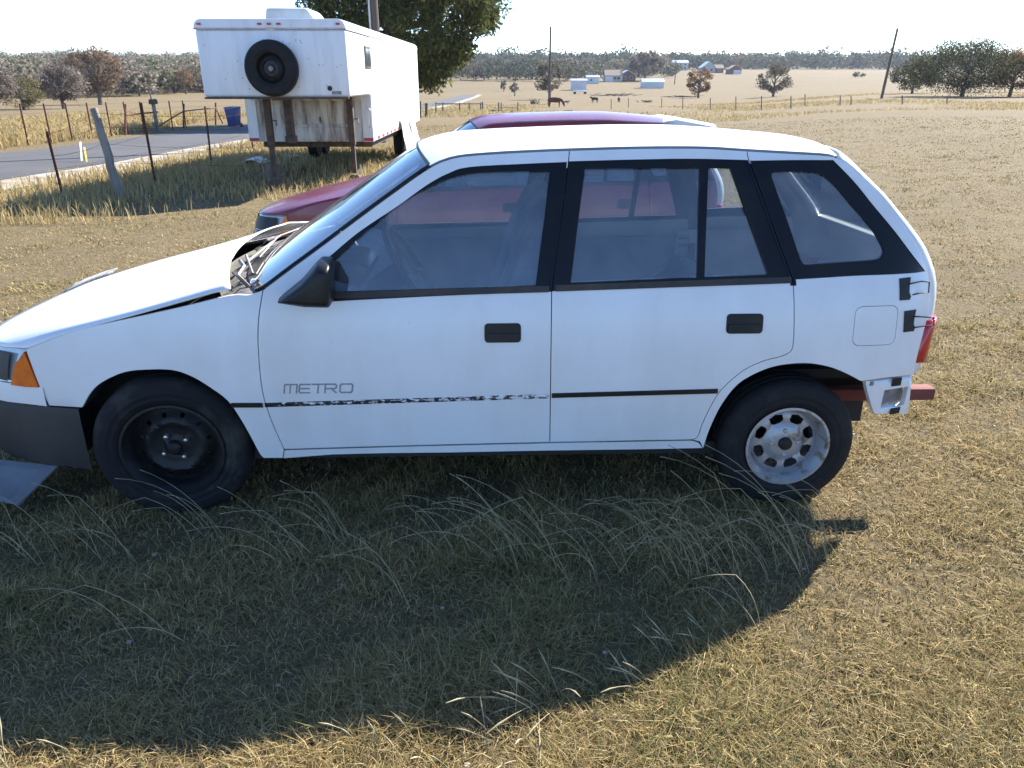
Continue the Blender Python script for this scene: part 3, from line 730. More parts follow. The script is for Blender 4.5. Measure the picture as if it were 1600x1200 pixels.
    # ---------------- underbody and interior
    mb = MB(); mb.box((.05, WID / 2, .235), (2.4, WID - .2, .05)); mb.box((1.15, WID / 2, .36), (.75, WID - .7, .26)); mb.box((1.25, WID / 2, .49), (.55, WID - .5, .04)); mb.box((1.40, WID / 2 + .14, .50), (.20, WID - .42, .24)); mb.build('floor_pan', M['jamb'], root)
    mb = MB(); mb.tube([(HUB_R[0], .15, HUB_R[1]), (HUB_R[0], WID - .15, HUB_R[1])], .03, 8); mb.build('axle', M['jamb'], root)
    for yc in (.43, WID - .43):
        st = empty('front_seat'); st.parent = root
        mb = MB(); mb.prism([(-.38, .42), (-.40, .50), (-.30, .55), (.0, .52), (.06, .42)], yc - .23, yc + .23); mb.build('seat_cushion', M['seat'], st, bevel=.03, seg=3)
        mb = MB(); mb.prism([(-.10, .50), (-.09, .64), (-.02, .85), (.04, 1.0), (.10, 1.12), (.16, 1.16), (.235, 1.14), (.25, 1.05), (.20, .85), (.12, .60), (.08, .46)], yc - .215, yc + .215); mb.build('seat_back', M['seat'], st, bevel=.035, seg=3)
    bs = empty('rear_bench'); bs.parent = root
    mb = MB(); mb.prism([(.42, .38), (.40, .48), (.50, .52), (.80, .50), (.86, .40)], .17, WID - .17); mb.build('seat_cushion', M['seat'], bs, bevel=.03, seg=3)
    mb = MB(); mb.prism([(.80, .46), (.83, .58), (.88, .74), (.93, .77), (.98, .74), (.95, .58), (.90, .44)], .17, WID - .17); mb.build('seat_back', M['seat'], bs, bevel=.03, seg=3)
    mb = MB(); mb.prism([(-1.0, .60), (-1.02, .84), (-.92, .885), (-.72, .90), (-.60, .865), (-.56, .78), (-.60, .62), (-.72, .50)], .10, WID - .10)
    ds = mb.build('dashboard', M['trim'], root, bevel=.02, seg=2)
    mb = MB(); mb.prism([(-.74, .89), (-.70, .955), (-.60, .965), (-.54, .935), (-.58, .85)], .26, .58); mb.build('instrument_hood', M['black_frame'], ds, bevel=.02)
    sw = empty('steering_wheel'); sw.parent = root
    C = Vector((-.40, .42, .905)); ax = Vector((.86, 0, .51)); a = Vector((0, 1, 0)); b = ax.cross(a)
    mb = MB(); ring = [C + (a * math.cos(t) + b * math.sin(t)) * .18 for t in np.linspace(0, 2 * math.pi, 33)]; mb.tube(ring, .014, 8, cap=False); mb.build('wheel_rim', M['black_plastic'], sw, smooth=True)
    mb = MB(); hubc = C - ax * .03
    for t in (-.35, math.pi + .35, 1.2, math.pi - 1.2): mb.tube([hubc, C + (a * math.cos(t) + b * math.sin(t)) * .178], .014, 6)
    mb.tube([hubc + ax * .02, hubc - ax * .05, hubc - ax * .3], [.055, .05, .03], 12); mb.build('wheel_hub', M['black_plastic'], sw, smooth=True)
    for far in (False, True):                                   # seat belts running down from the centre pillars
        P = [(.20, .16, 1.22), (.15, .14, 1.0), (.10, .12, .70), (.12, .13, .40)]
        mb = MB(); mb.grid([[(x - .022, ymir(far, y), z), (x + .022, ymir(far, y + .006), z)] for x, y, z in [tuple(q) for q in spline(P, 5)]]); o = mb.build('seat_belt', M['belt'], root, smooth=True)
        md = o.modifiers.new('thickness', 'SOLIDIFY'); md.thickness = .002
    mb = MB(); mb.box((-.36, WID / 2 - .02, 1.25), (.03, .22, .06)); mb.bar((-.36, WID / 2, 1.27), (-.42, WID / 2, 1.33), .012); mb.build('rear_view_mirror', M['black_plastic'], root, bevel=.008)
    # ---------------- wheels
    if white:
        wheel('front_wheel', root, HUB_F, .297, False, 'steel', 6, 1.5, True); wheel('rear_wheel', root, HUB_R, .270, False, 'silver')
        wheel('front_wheel', root, HUB_F, .29, True, 'steel', 6); wheel('rear_wheel', root, HUB_R, .270, True, 'silver')
    else:
        for h, nm in ((HUB_F, 'front_wheel'), (HUB_R, 'rear_wheel')):
            for far in (False, True): wheel(nm, root, (h[0], .268), .27, far, 'silver')

def band_mat():
    m, nt, b = newmat('peeled_strip')
    tc = N(nt, 'ShaderNodeTexCoord').outputs['Object']
    mp = N(nt, 'ShaderNodeMapping'); mp.inputs['Scale'].default_value = (1, 1, 2.2); nt.links.new(tc, mp.inputs[0])
    sp = N(nt, 'ShaderNodeSeparateXYZ'); nt.links.new(tc, sp.inputs[0])
    n1 = noise(nt, 38, 5, .7, mp.outputs[0])
    ad = N(nt, 'ShaderNodeMath', operation='MULTIPLY_ADD'); ad.inputs[1].default_value = -.11; nt.links.new(sp.outputs[0], ad.inputs[0]); nt.links.new(n1, ad.inputs[2])
    f = ramp(nt, ad.outputs[0], [(.505, (0, 0, 0)), (.53, (1, 1, 1))])
    n2 = ramp(nt, noise(nt, 30, 4, .6, tc), [(.5, (0, 0, 0)), (.6, (1, 1, 1))])
    pk = mixc(nt, n2, (.74, .74, .73), (.50, .40, .36))
    nt.links.new(mixc(nt, f, pk, (.018, .018, .02)), b.inputs['Base Color']); b.inputs['Roughness'].default_value = .6
    return m
M['peeled'] = band_mat()
M['cowl_dust'] = pmat('dusty_grey_cowl', (.24, .225, .20), .85, c2=(.13, .12, .11), scale=14, bump=.4, bscale=40)
M['undertray'] = pmat('grey_plastic_undertray', (.17, .18, .20), .5, c2=(.12, .12, .13), scale=5)
M['deflector'] = glass('clear_plastic_deflector', (.8, .8, .8), 1, .35)
carw = empty('hatchback_car', mat=CARW)
tag(carw, 'white four-door hatchback with METRO lettering and missing rear bumper', 'car')
make_car('white', carw)
carr = empty('hatchback_car', mat=car_matrix(.03, 5.85, math.radians(.5), -.01))
tag(carr, 'maroon hatchback with pale grey spoiler parked behind the white car', 'car')
make_car('red', carr)
# ------------------------------------------------------------------ ground
def ground_mat():
    m, nt, b = newmat('dry_pasture')
    tc = N(nt, 'ShaderNodeTexCoord').outputs['Object']
    big = noise(nt, .03, 5, .6, tc); mid = noise(nt, .55, 6, .62, tc); fine = noise(nt, 9, 6, .7, tc); vf = noise(nt, 90, 4, .7, tc)
    mp = N(nt, 'ShaderNodeMapping'); mp.inputs['Scale'].default_value = (.006, .05, 1); nt.links.new(tc, mp.inputs[0])
    streak = noise(nt, 1.6, 5, .6, mp.outputs[0])
    straw = ramp(nt, mid, [(.30, (.195, .138, .064)), (.5, (.245, .178, .085)), (.7, (.295, .222, .112))])
    olive = ramp(nt, fine, [(.35, (.12, .105, .045)), (.6, (.24, .185, .095))])
    c = mixc(nt, ramp(nt, streak, [(.42, (0, 0, 0)), (.6, (.75, .75, .75))]), straw, (.20, .138, .074))
    c = mixc(nt, ramp(nt, big, [(.45, (0, 0, 0)), (.62, (.7, .7, .7))]), c, (.265, .198, .10))
    c = mixc(nt, ramp(nt, fine, [(.42, (.75, .75, .75)), (.62, (0, 0, 0))]), c, olive)
    soil = ramp(nt, vf, [(.3, (.085, .068, .05)), (.7, (.17, .14, .105))])
    c = mixc(nt, ramp(nt, vf, [(.46, (.55, .55, .55)), (.6, (0, 0, 0))]), c, soil)
    nt.links.new(c, b.inputs['Base Color']); b.inputs['Roughness'].default_value = .95; b.inputs['Specular IOR Level'].default_value = .1
    bp = N(nt, 'ShaderNodeBump'); bp.inputs['Strength'].default_value = .9; bp.inputs['Distance'].default_value = .04
    nt.links.new(noise(nt, 30, 8, .75, tc), bp.inputs['Height']); nt.links.new(bp.outputs[0], b.inputs['Normal'])
    return m
gx = np.sinh(np.linspace(-6.2, 6.2, 230)) * 11; gy = np.concatenate([-np.sinh(np.linspace(4, 0, 40))[:-1] * 7, np.sinh(np.linspace(0, 6.6, 230)) * 8])
GX, GY = np.meshgrid(gx, gy); V = np.stack([GX, GY, terr(GX, GY)], 2).reshape(-1, 3)
ny, nx = GX.shape; idx = np.arange(ny * nx).reshape(ny, nx)
Q = np.stack([idx[:-1, :-1], idx[:-1, 1:], idx[1:, 1:], idx[1:, :-1]], 2).reshape(-1, 4)
gme = np_mesh('ground', V, Q)
ground = link('ground', gme, ground_mat(), smooth=True); ground['kind'] = 'structure'; tag(ground, 'dry tan pasture around the parked cars', 'ground')
# ------------------------------------------------------------------ road along the pasture
def strip_sheet(name, x0, x1, y0, y1, lift, mat, n=140, wob=0.):
    ys = np.linspace(y0, y1, n); P = []
    rg = random.Random(4)
    for y in ys:
        a = x0 + wob * (rg.random() - .5); b = x1 + wob * (rg.random() - .5)
        P.append([(x, y, float(terr(x, y)) + lift) for x in np.linspace(a, b, 6)])
    mb = MB(); mb.grid(P); o = mb.build(name, mat, smooth=True); o['kind'] = 'structure'; return o
M['asphalt'] = pmat('worn_asphalt', (.075, .072, .070), .9, c2=(.058, .056, .055), scale=.6, bump=.3, bscale=40)
M['gravel'] = pmat('pale_gravel', (.36, .33, .28), .95, c2=(.22, .18, .12), scale=1.3, lo=.42, hi=.6, bump=.8, bscale=25)
o = strip_sheet('road_shoulder', -9.95, -8.5, -30, 230, .006, M['gravel'], 200, .35); tag(o, 'pale gravel shoulder along the road')
o = strip_sheet('road', -14.2, -9.75, -30, 230, .014, M['asphalt']); tag(o, 'grey asphalt road beyond the fence')
# ------------------------------------------------------------------ gooseneck trailer
def trailer_mat():
    m, nt, b = newmat('white_trailer_skin')
    tc = N(nt, 'ShaderNodeTexCoord').outputs['Object']
    mp = N(nt, 'ShaderNodeMapping'); mp.inputs['Scale'].default_value = (2.2, 2.2, .25); nt.links.new(tc, mp.inputs[0])
    a = ramp(nt, noise(nt, 2.5, 6, .65, mp.outputs[0]), [(.45, (0, 0, 0)), (.85, (.5, .5, .5))])
    sp = ramp(nt, noise(nt, 14, 2, .5, tc), [(.74, (0, 0, 0)), (.78, (.5, .5, .5))])
    mx = N(nt, 'ShaderNodeMath', operation='MAXIMUM'); nt.links.new(a, mx.inputs[0]); nt.links.new(sp, mx.inputs[1])
    nt.links.new(mixc(nt, mx.outputs[0], (.78, .78, .78), (.40, .37, .34)), b.inputs['Base Color']); b.inputs['Roughness'].default_value = .4
    return m
M['tskin'] = trailer_mat()
M['tdirty'] = pmat('rust_streaked_white_panel', (.60, .58, .54), .7, c2=(.16, .11, .075), scale=3.2, lo=.43, hi=.66, stretch=(2.4, 1, .35), bump=.2)
M['trim_pink'] = pmat('faded_trim_rail', (.55, .50, .50), .5, c2=(.4, .33, .33), scale=9)
M['frame_dark'] = pmat('grimy_steel_frame', (.06, .05, .045), .85, .2, c2=(.14, .085, .055), scale=8, bump=.3)
M['vent'] = pmat('yellowed_plastic_vent', (.72, .70, .64), .45, c2=(.62, .58, .5), scale=4)
M['glass_dark'] = pmat('dark_window_glass', (.06, .075, .09), .08, c2=(.04, .05, .06), scale=2, coat=.5)
M['reflred'] = pmat('red_reflector_tape', (.55, .03, .03), .4, c2=(.40, .03, .03), scale=30)
M['sheet'] = pmat('weathered_white_tarp', (.70, .70, .69), .7, c2=(.55, .53, .5), scale=5, bump=.5, bscale=14)
YN = 13.0
nl = at_depth(318, 152, YN); nr_ = at_depth(547, 152, YN); top_ = at_depth(420, 29, YN)
TW = nr_[0] - nl[0]; zb0 = nl[2]; zt0 = top_[2]
tilt = -.024                                                 # stands nose-up on its jacks
tr = empty('gooseneck_trailer', mat=Matrix.Translation((nl[0], YN, 0)) @ Matrix(((1, 0, 0, 0), (0, 1, 0, 0), (0, tilt, 1, 0), (0, 0, 0, 1))))
tr = empty('gooseneck_trailer') if False else tr
tag(tr, 'white gooseneck trailer on jacks with a spare tyre on its nose', 'trailer')
def rounded_section(w_, z0, z1, r_, k=5):
    out = [(0, z0), (w_, z0)]
    for cx, cz, a0 in ((w_ - r_, z1 - r_, 0), (r_, z1 - r_, 90)):
        for i in range(k + 1):
            a = math.radians(a0 + 90 * i / k); out.append((cx + r_ * math.cos(a), cz + r_ * math.sin(a)))
    return out
def section_box(name, sec, y0, y1, mat, par, bev=.0):
    mb = MB(); mb.prism(sec, y0, y1); return mb.build(name, mat, par, smooth=True, sharp=35, bevel=bev, seg=3)
RT = .14; zc = zt0 - RT - .005
TL = 9.6; zf = .36                                            # overall length, floor height at the front
# skins stop below the rounded roof cap, which is a part of its own
nose = section_box('nose_box', [(0, zb0), (TW, zb0), (TW, zc), (0, zc)], 0, 2.05, M['tskin'], tr, .05)
section_box('body_box', [(0, zf), (TW, zf), (TW, zc), (0, zc)], 2.06, TL, M['tskin'], tr, .02)
cap = section_box('roof_cap', rounded_section(TW + .016, zc + .012, zt0, RT - .02), -.008, TL + .01, M['tskin'], tr, .035)
cap.location.x = -.008
mb = MB(); mb.box((TW / 2, -.004, zc + .004), (TW + .03, .02, .022)); mb.build('front_trim_rail', M['trim_pink'], tr)
for x in (-.004, TW + .004):
    mb = MB(); mb.box((x, TL / 2, zc + .004), (.02, TL, .022)); mb.build('side_trim_rail', M['trim_pink'], tr)
mb = MB(); mb.box((TW / 2, .0, zb0 - .012), (TW - .04, .05, .03)); mb.build('lower_trim_rail', M['frame_dark'], tr)
def on_face(u, v, y): 
    p = at_depth(u, v, y); return p[0] - nl[0], p[2]
for u in (309, 404, 419, 434, 527):
    x, z = on_face(u, 37, YN - .02); mb = MB(); mb.box((x, -.022, z), (.065, .03, .03)); mb.build('marker_lamp', M['redlens'], tr, bevel=.006)
# screws down the front seams
mb = MB(); rg = random.Random(3)
for _ in range(26):
    mb.lathe([(0, -.006), (.007, -.004), (.008, .004)], 6, (rg.uniform(.1, TW - .1), -.001, rg.uniform(zb0 + .1, zc - .1)))
o = mb.build('rivets', M['frame_dark'], nose); o['kind'] = 'stuff'
x, z = on_face(424, 107, YN - .1); Rw = (at_depth(466, 107, YN - .1)[0] - at_depth(383, 107, YN - .1)[0]) / 2
sp_ = empty('spare_wheel', (x, -.12, z)); sp_.parent = tr
mb = MB(); mb.lathe([(Rw * .52, .0), (Rw * .56, -.06), (Rw * .66, -.085), (Rw * .9, -.075), (Rw * .985, -.04), (Rw, .0), (Rw, .06), (Rw * .97, .10), (Rw * .7, .115)], 48); mb.build('tyre', M['tire'], sp_, smooth=True)
mb = MB(); mb.lathe([(0, -.02), (.05, -.022), (.06, -.005), (Rw * .28, .0), (Rw * .32, -.03), (Rw * .44, .0), (Rw * .50, .02), (Rw * .53, -.045), (Rw * .56, -.06)], 40); mb.build('rim', M['steel_black'], sp_, smooth=True)
mb = MB(); mb.lathe([(0, -.045), (.035, -.04), (.045, -.02)], 16); mb.build('hub_cap', M['dirtymetal'], sp_, smooth=True)
x, z = on_face(515, 138, YN); mb = MB(); mb.lathe([(0, -.02), (.035, -.018), (.04, .0)], 12, (x, 0, z)); mb.build('plug_socket', M['black_plastic'], tr)
x, z = on_face(526, 145, YN); mb = MB(); mb.box((x, -.003, z), (.15, .006, .05)); mb.build('data_plate', M['dirtymetal'], tr)
# roof vents
x0, z0_ = on_face(420, 26, YN + .9); x1, _ = on_face(501, 26, YN + .9)
mb = MB(); w2 = x1 - x0; zz = zt0
mb.add([(x0, .6, zz - .02), (x1, .6, zz - .02), (x1, 1.6, zz - .02), (x0, 1.6, zz - .02), (x0 + .02, .66, zz + .17), (x1 - .14, .66, zz + .17), (x1 - .14, 1.5, zz + .17), (x0 + .02, 1.5, zz + .17), (x0 + .03, .7, zz + .21), (x1 - .2, .7, zz + .21), (x1 - .2, 1.45, zz + .21), (x0 + .03, 1.45, zz + .21)],
       [(0, 1, 5, 4), (1, 2, 6, 5), (2, 3, 7, 6), (3, 0, 4, 7), (4, 5, 9, 8), (5, 6, 10, 9), (6, 7, 11, 10), (7, 4, 8, 11), (8, 9, 10, 11), (3, 2, 1, 0)])
mb.build('roof_air_unit', M['vent'], tr, bevel=.03, seg=3)
for yy, xx in ((5.2, TW - .75), (8.2, TW - .8)):
    mb = MB(); mb.add([(xx - .2, yy - .2, zz - .01), (xx + .2, yy - .2, zz - .01), (xx + .2, yy + .2, zz - .01), (xx - .2, yy + .2, zz - .01), (xx - .16, yy - .16, zz + .09), (xx + .16, yy - .16, zz + .13), (xx + .16, yy + .16, zz + .13), (xx - .16, yy + .16, zz + .09)], [(0, 1, 5, 4), (1, 2, 6, 5), (2, 3, 7, 6), (3, 0, 4, 7), (4, 5, 6, 7), (3, 2, 1, 0)])
    mb.build('roof_vent', M['vent'], tr, bevel=.02)
# side window (x = TW side) : find its place along the side from the pixel column
def side_y(u, v):
    d = ray(u, v); t = (nl[0] + TW) / d[0]; p = d * t; return p[1] - YN, CAMH + p[2] - tilt * (p[1] - YN)
ya, za_ = side_y(568, 73); yb, zb_ = side_y(579, 110)
wnd = empty('side_window', (TW, 0, 0)); wnd.parent = tr
mb = MB(); mb.box((.004, (ya + yb) / 2, (za_ + zb_) / 2), (.03, yb - ya, za_ - zb_)); mb.build('frame', M['frame_dark'], wnd, bevel=.008)
for k in (0, 1):
    mb = MB(); hw = (yb - ya) / 2 - .05; mb.box((.022, ya + .035 + hw / 2 + k * (hw + .03), (za_ + zb_) / 2), (.006, hw, za_ - zb_ - .09)); mb.build('pane', M['glass_dark'], wnd)
# bulkhead under the nose
yb_ = 2.02
x0, zt1 = on_face(424, 168, YN + 1.6); 
blk = empty('front_bulkhead'); blk.parent = tr
mb = MB(); mb.box((TW / 2, 2.0, (zf + zb0) / 2), (TW - .30, .05, zb0 - zf)); mb.build('bulkhead_sheet', M['tdirty'], blk)
mb = MB(); mb.box((TW / 2 + .12, 1.955, (zf + zb0) / 2 + .12), (1.25, .03, .44)); mb.build('storage_door', M['tdirty'], blk, bevel=.006)
mb = MB(); mb.box((TW / 2 + .12, 1.955, zf + .14), (1.25, .03, .24)); mb.build('kick_panel', M['tdirty'], blk, bevel=.006)
mb = MB(); mb.box((TW / 2 + .2, 1.93, (zf + zb0) / 2 - .02), (.02, .03, .09)); mb.build('door_latch', M['frame_dark'], blk)
mb = MB(); mb.box((TW / 2, 1.86, zb0 - .05), (TW - .34, .12, .10)); mb.build('cross_beam', M['tdirty'], blk)
for x in (.10, TW - .10):
    mb = MB(); mb.box((x, 1.98, (zf + zb0) / 2), (.19, .06, zb0 - zf - .002)); mb.build('corner_panel', M['tskin'], blk)
    mb = MB(); mb.box((x, 1.945, zf + .04), (.18, .012, .055)); mb.build('reflector', M['reflred'], blk)
mb = MB(); mb.tube([(TW - .06, 1.93, .95), (TW - .02, 1.86, .92), (TW - .02, 1.86, .66), (TW - .06, 1.93, .62)], .02, 6); mb.build('grab_handle', M['tskin'], blk, smooth=True)
# gooseneck tube and coupler
x, z = on_face(443, 165, YN + .5)
mb = MB(); mb.box((x, .7, zb0 - .03), (.22, .9, .05)); mb.box((x, .75, zb0 - .35), (.13, .13, .62)); mb.box((x, .75, zb0 - .70), (.17, .17, .12)); mb.build('coupler', M['frame_dark'], tr, bevel=.01)
# jacks
for u, yj in ((427, .75), (553, 1.35)):
    x, _ = on_face(u, 250, YN + yj); x = x; zg = float(terr(x + nl[0], YN + yj)) - tilt * yj
    j = empty('landing_jack', (x, yj, 0)); j.parent = tr
    mb = MB(); mb.box((0, 0, (zb0 + .3) / 2 + .05), (.11, .11, zb0 - .3)); mb.build('outer_tube', M['frame_dark'], j, bevel=.008)
    mb = MB(); mb.box((0, 0, (.35 + zg) / 2 + .1), (.075, .075, .5)); mb.build('inner_leg', M['frame_dark'], j)
    mb = MB(); mb.add([(-.16, -.16, zg + .0), (.16, -.16, zg), (.16, .16, zg), (-.16, .16, zg), (-.07, -.07, zg + .16), (.07, -.07, zg + .16), (.07, .07, zg + .16), (-.07, .07, zg + .16)], [(0, 1, 5, 4), (1, 2, 6, 5), (2, 3, 7, 6), (3, 0, 4, 7), (4, 5, 6, 7), (3, 2, 1, 0)]); mb.build('foot', M['frame_dark'], j)
    mb = MB(); mb.tube([(.06, 0, .8), (.13, 0, .8), (.14, -.05, .72)], .015, 6); mb.build('crank', M['dirtymetal'], j)
# underframe, axles, wheels under white sheets
mb = MB(); mb.box((TW / 2, 6.0, zf - .07), (TW - .25, 7.2, .12)); mb.build('underframe', M['frame_dark'], tr)
for s_ in (0, 1):
    for kk in range(6):
        mb = MB(); mb.box((TW + .004 if s_ else -.004, 2.5 + kk * .55, zf + .05), (.012, .22, .045)); mb.build('reflector_strip', M['reflred'], tr)
    for yw in (6.3, 7.2):
        zg = float(terr(nl[0] + TW, YN + yw)) - tilt * yw
        mb = MB(); Rq = .36; mb.lathe([(.12, -.10), (.2, -.11), (Rq - .03, -.10), (Rq, -.07), (Rq, .07), (Rq - .03, .10), (.12, .1)], 28, (TW - .14 if s_ else .14, yw, zg + Rq), Matrix.Rotation(math.pi / 2, 3, 'Z')); mb.build('road_wheel', M['tire'], tr, smooth=True)
def drape(x, y0, y1, ztop, zbot, rgs):
    rg = random.Random(rgs); P = []
    for i in range(10):
        t = i / 9; row = []
        for j in range(19):
            s = j / 18; row.append((x + .02 + .16 * t * (1 + .25 * math.sin(s * 19 + rgs)) + .03 * rg.random(), y0 + (y1 - y0) * s + .05 * math.sin(t * 6 + rgs) + (s - .5) * .25 * t, ztop + (zbot - ztop) * t + .02 * rg.random()))
        P.append(row)
    return P
for y0, y1, sd in ((5.3, 6.55, 1), (6.9, 7.8, 5)):
    zg = float(terr(nl[0] + TW, YN + y0)) - tilt * y0
    o = loft_panel('wheel_cover_sheet', drape(TW + .004, y0, y1, zg + .92, zg + .03, sd), M['sheet'], tr, thick=.006)
mb = MB(); mb.box((TW - .1, TL + .06, zf + .1), (.3, .14, .05)); mb.build('rear_step', M['frame_dark'], tr)
# ground clutter at the trailer
gp = ground_hit(428, 284); mb = MB()
for k, (a, zz_) in enumerate(((.0, .09), (.12, .26))):
    mb.box((0, 0, zz_), (.36 - .08 * k, .34 - .08 * k, .16), Matrix.Rotation(a, 3, 'Z'))
M['oldwood'] = pmat('weathered_timber', (.20, .165, .13), .9, c2=(.10, .08, .06), scale=6, stretch=(1, 1, .15), bump=.6, bscale=30)
o = MB().box((0, 0, .085), (.36, .34, .17)).build('timber_block', M['oldwood'], None, bevel=.01, loc=tuple(gp)); tag(o, 'weathered timber block lying flat under the left jack of the trailer', 'block')
o2 = MB().box((0, 0, .07), (.24, .26, .14), Matrix.Rotation(.2, 3, 'Z')).build('timber_block', M['oldwood'], None, bevel=.01, loc=(gp[0] + .02, gp[1], gp[2] + .171)); tag(o2, 'smaller timber block stacked on top of the other one at the jack', 'block')
gp = ground_hit(395, 257); P = []
rg = random.Random(8)
for i in range(7):
    P.append([(gp[0] + (j - 4) * .085, gp[1] + (i - 3) * .11, float(terr(gp[0], gp[1])) + .03 + .10 * math.exp(-((j - 4.5) / 2.2) ** 2) + .035 * rg.random()) for j in range(9)])
o = loft_panel('plastic_sheet', P, M['sheet'], None, thick=.004); tag(o, 'crumpled white plastic sheet on the grass below the trailer nose', 'sheet')
gp = ground_hit(452, 247); P = []
for i in range(5):
    P.append([(gp[0] + (j - 3) * .07, gp[1] + (i - 2) * .09, float(terr(gp[0], gp[1])) + .03 + .05 * rg.random()) for j in range(7)])
o = loft_panel('plastic_sheet', P, M['sheet'], None, thick=.004); tag(o, 'small scrap of white plastic in the dark under the trailer', 'sheet')
gp = ground_hit(565, 277); mb = MB(); mb.tube([(0, 0, 0), (.01, 0, .12), (-.01, 0, .24)], [.02, .025, .016], 6); o = mb.build('white_stake', M['sheet'], None, smooth=True, loc=tuple(gp)); tag(o, 'short white stake in the grass beside the right jack', 'stake')
# ------------------------------------------------------------------ near fence: rusty T-posts, leaning wooden post, wires
def t_post(base, topv, lab, grp):
    t = empty('fence_post', base); tag(t, lab, 'post', grp)
    d = Vector(topv) - Vector(base); q = d.to_track_quat('Z', 'Y').to_matrix()
    L = d.length
    mb = MB()
    mb.box(q @ Vector((0, 0, L / 2)), (.034, .006, L), q); mb.box(q @ Vector((0, .018, L / 2)), (.006, .03, L), q)
    mb.build('post_web', M['rust'], t)
    mb = MB()
    for k in range(int(L / .055)): mb.box(q @ Vector((0, -.007, .05 + k * .055)), (.018, .010, .014), q)
    o = mb.build('studs', M['rust'], t); o['kind'] = 'stuff'
    return t
def px_top(u, v, y): return tuple(at_depth(u, v, y))
wire_pts = []
NF = [((97, 305), (72, 205), 'short rusty steel post leaning before the asphalt road'), ((243, 291), (219, 160), 'tall rusty steel post right of the leaning wooden post'),
      ((332, 263), (321, 166), 'rusty steel post between the wooden post and the trailer'), ((396, 241), (383, 160), 'rusty steel post just beside the trailer nose')]
for b, tp, lb in NF:
    g = ground_hit(*b); top = px_top(tp[0], tp[1], g[1]); t_post(tuple(g - np.array([0, 0, .03])), top, lb, 'rusty steel posts of the roadside fence'); wire_pts.append((g, np.array(top)))
g = ground_hit(188, 310); top = np.array(px_top(147, 169, g[1])); rg = random.Random(5)
pts = [Vector(g + (top - g) * t) + Vector((rg.uniform(-.012, .012), rg.uniform(-.01, .01), 0)) for t in np.linspace(-.03, 1, 9)]
mb = MB(); mb.tube(pts, [.078, .072, .068, .066, .064, .062, .060, .058, .055], 10)
M['greywood'] = pmat('grey_cedar', (.27, .245, .215), .9, c2=(.13, .11, .09), scale=9, stretch=(1, 1, .1), bump=.8, bscale=22)
o = mb.build('fence_post', M['greywood'], None, smooth=True, sharp=70); tag(o, 'leaning grey wooden fence post', 'post')
wire_pts.insert(1, (g, top))
wire_pts.sort(key=lambda q: q[0][1])
for k, fr in enumerate((.42, .62, .80, .95)):
    mb = MB(); pts = []
    P = [a + (b - a) * fr for a, b in wire_pts]
    P = [P[0] + (P[0] - P[1]) * 2.5] + P + [P[-1] + (P[-1] - P[-2]) * 2]
    hgt = [q[2] - float(terr(q[0], q[1])) for q in P[1:-1]]; P[0][2] = float(terr(P[0][0], P[0][1])) + hgt[0]; P[-1] = np.array([-6.5, 30, float(terr(-6.5, 30)) + hgt[-1]])
    for a, b in zip(P[:-1], P[1:]):
        for t in np.linspace(0, 1, 7)[:-1]: q = a + (b - a) * t; pts.append((q[0], q[1] - .03, q[2] - .10 * (k % 2 + .4) * t * (1 - t)))
    mb.tube(pts, .0022, 4); o = mb.build('fence_wire', M['rust'], None, smooth=True)
    tag(o, ('lowest', 'second lowest', 'second highest', 'topmost')[k] + ' sagging barbed wire along the rusty roadside posts', 'wire', 'wires of the roadside fence')
# marker stakes by the road
for (u, v, tu, tv, mt, lb) in ((127, 252, 125, 222, 'sheet', 'pale marker stake at the edge of the road'), (135, 254, 131, 230, 'yellowstake', 'yellow marker stake at the edge of the road')):
    M.setdefault('yellowstake', pmat('yellow_plastic', (.50, .40, .08), .6))
    g = ground_hit(u, v); tp = at_depth(tu, tv, g[1]); mb = MB(); mb.bar(g - [0, 0, .02], tp, .09, .02); o = mb.build('marker_stake', M[mt], None, bevel=.004); tag(o, lb, 'stake')
# ------------------------------------------------------------------ far fence across the road
xf = -15.6
ys = [22.5, 24, 25.4, 26.7, 28, 29.4, 30.8, 32.2, 33.6, 35, 36.5, 38]
for y in ys:
    z = float(terr(xf, y)); mb = MB(); mb.tube([(xf, y, z - .03), (xf + .02, y, z + 1.25)], .028, 6); o = mb.build('pasture_post', M['rust'], None, smooth=True)
    tag(o, 'thin rusty post of the pasture fence across the road', 'post', 'posts across the road')
for h, hn_ in ((.35, 'lowest'), (.65, 'second lowest'), (.95, 'second highest'), (1.2, 'topmost')):
    mb = MB(); mb.tube([(xf + .03, y, float(terr(xf, y)) + h) for y in np.linspace(14, 62, 30)], .004, 4); o = mb.build('pasture_wire', M['rust'], None); tag(o, hn_ + ' wire of the pasture fence across the road', 'wire', 'wires across the road')
def at_x(u, v, x): d = ray(u, v); p = CAM + d * (x / d[0]); return p
gate = empty('pipe_gate', (xf, 38, float(terr(xf, 38)))); tag(gate, 'rusty pipe fence with diagonal braces near the mailbox', 'fence')
def gp_(u, dz): # point on the line x = xf at image column u, at height dz above ground
    y = F * xf / (u - 800) ; 
    for _ in range(20):
        z = float(terr(xf, y)) + dz; pit = (y * CP + (CAMH - z) * SP); y = y * ((u - 800) / (F * xf / pit)) if False else y
        uu = 800 + F * xf / pit; y += (uu - u) * -0.02 * y / 10 if False else 0
        # depth from column: pit = F*xf/(u-800)
        need = F * xf / (u - 800); y = (need - (CAMH - z) * SP) / CP
    return Vector((xf - gate.location.x, y - gate.location.y, z - gate.location.z))
for us, nm in (((196, 0, 196, 1.15), 'gate_post'), ((287, 0, 287, 1.1), 'gate_post'), ((337, 0, 337, 1.1), 'gate_post')):
    mb = MB(); mb.tube([gp_(us[0], -.03), gp_(us[2], us[3])], .045, 8); mb.build(nm, M['rust'], gate, smooth=True)
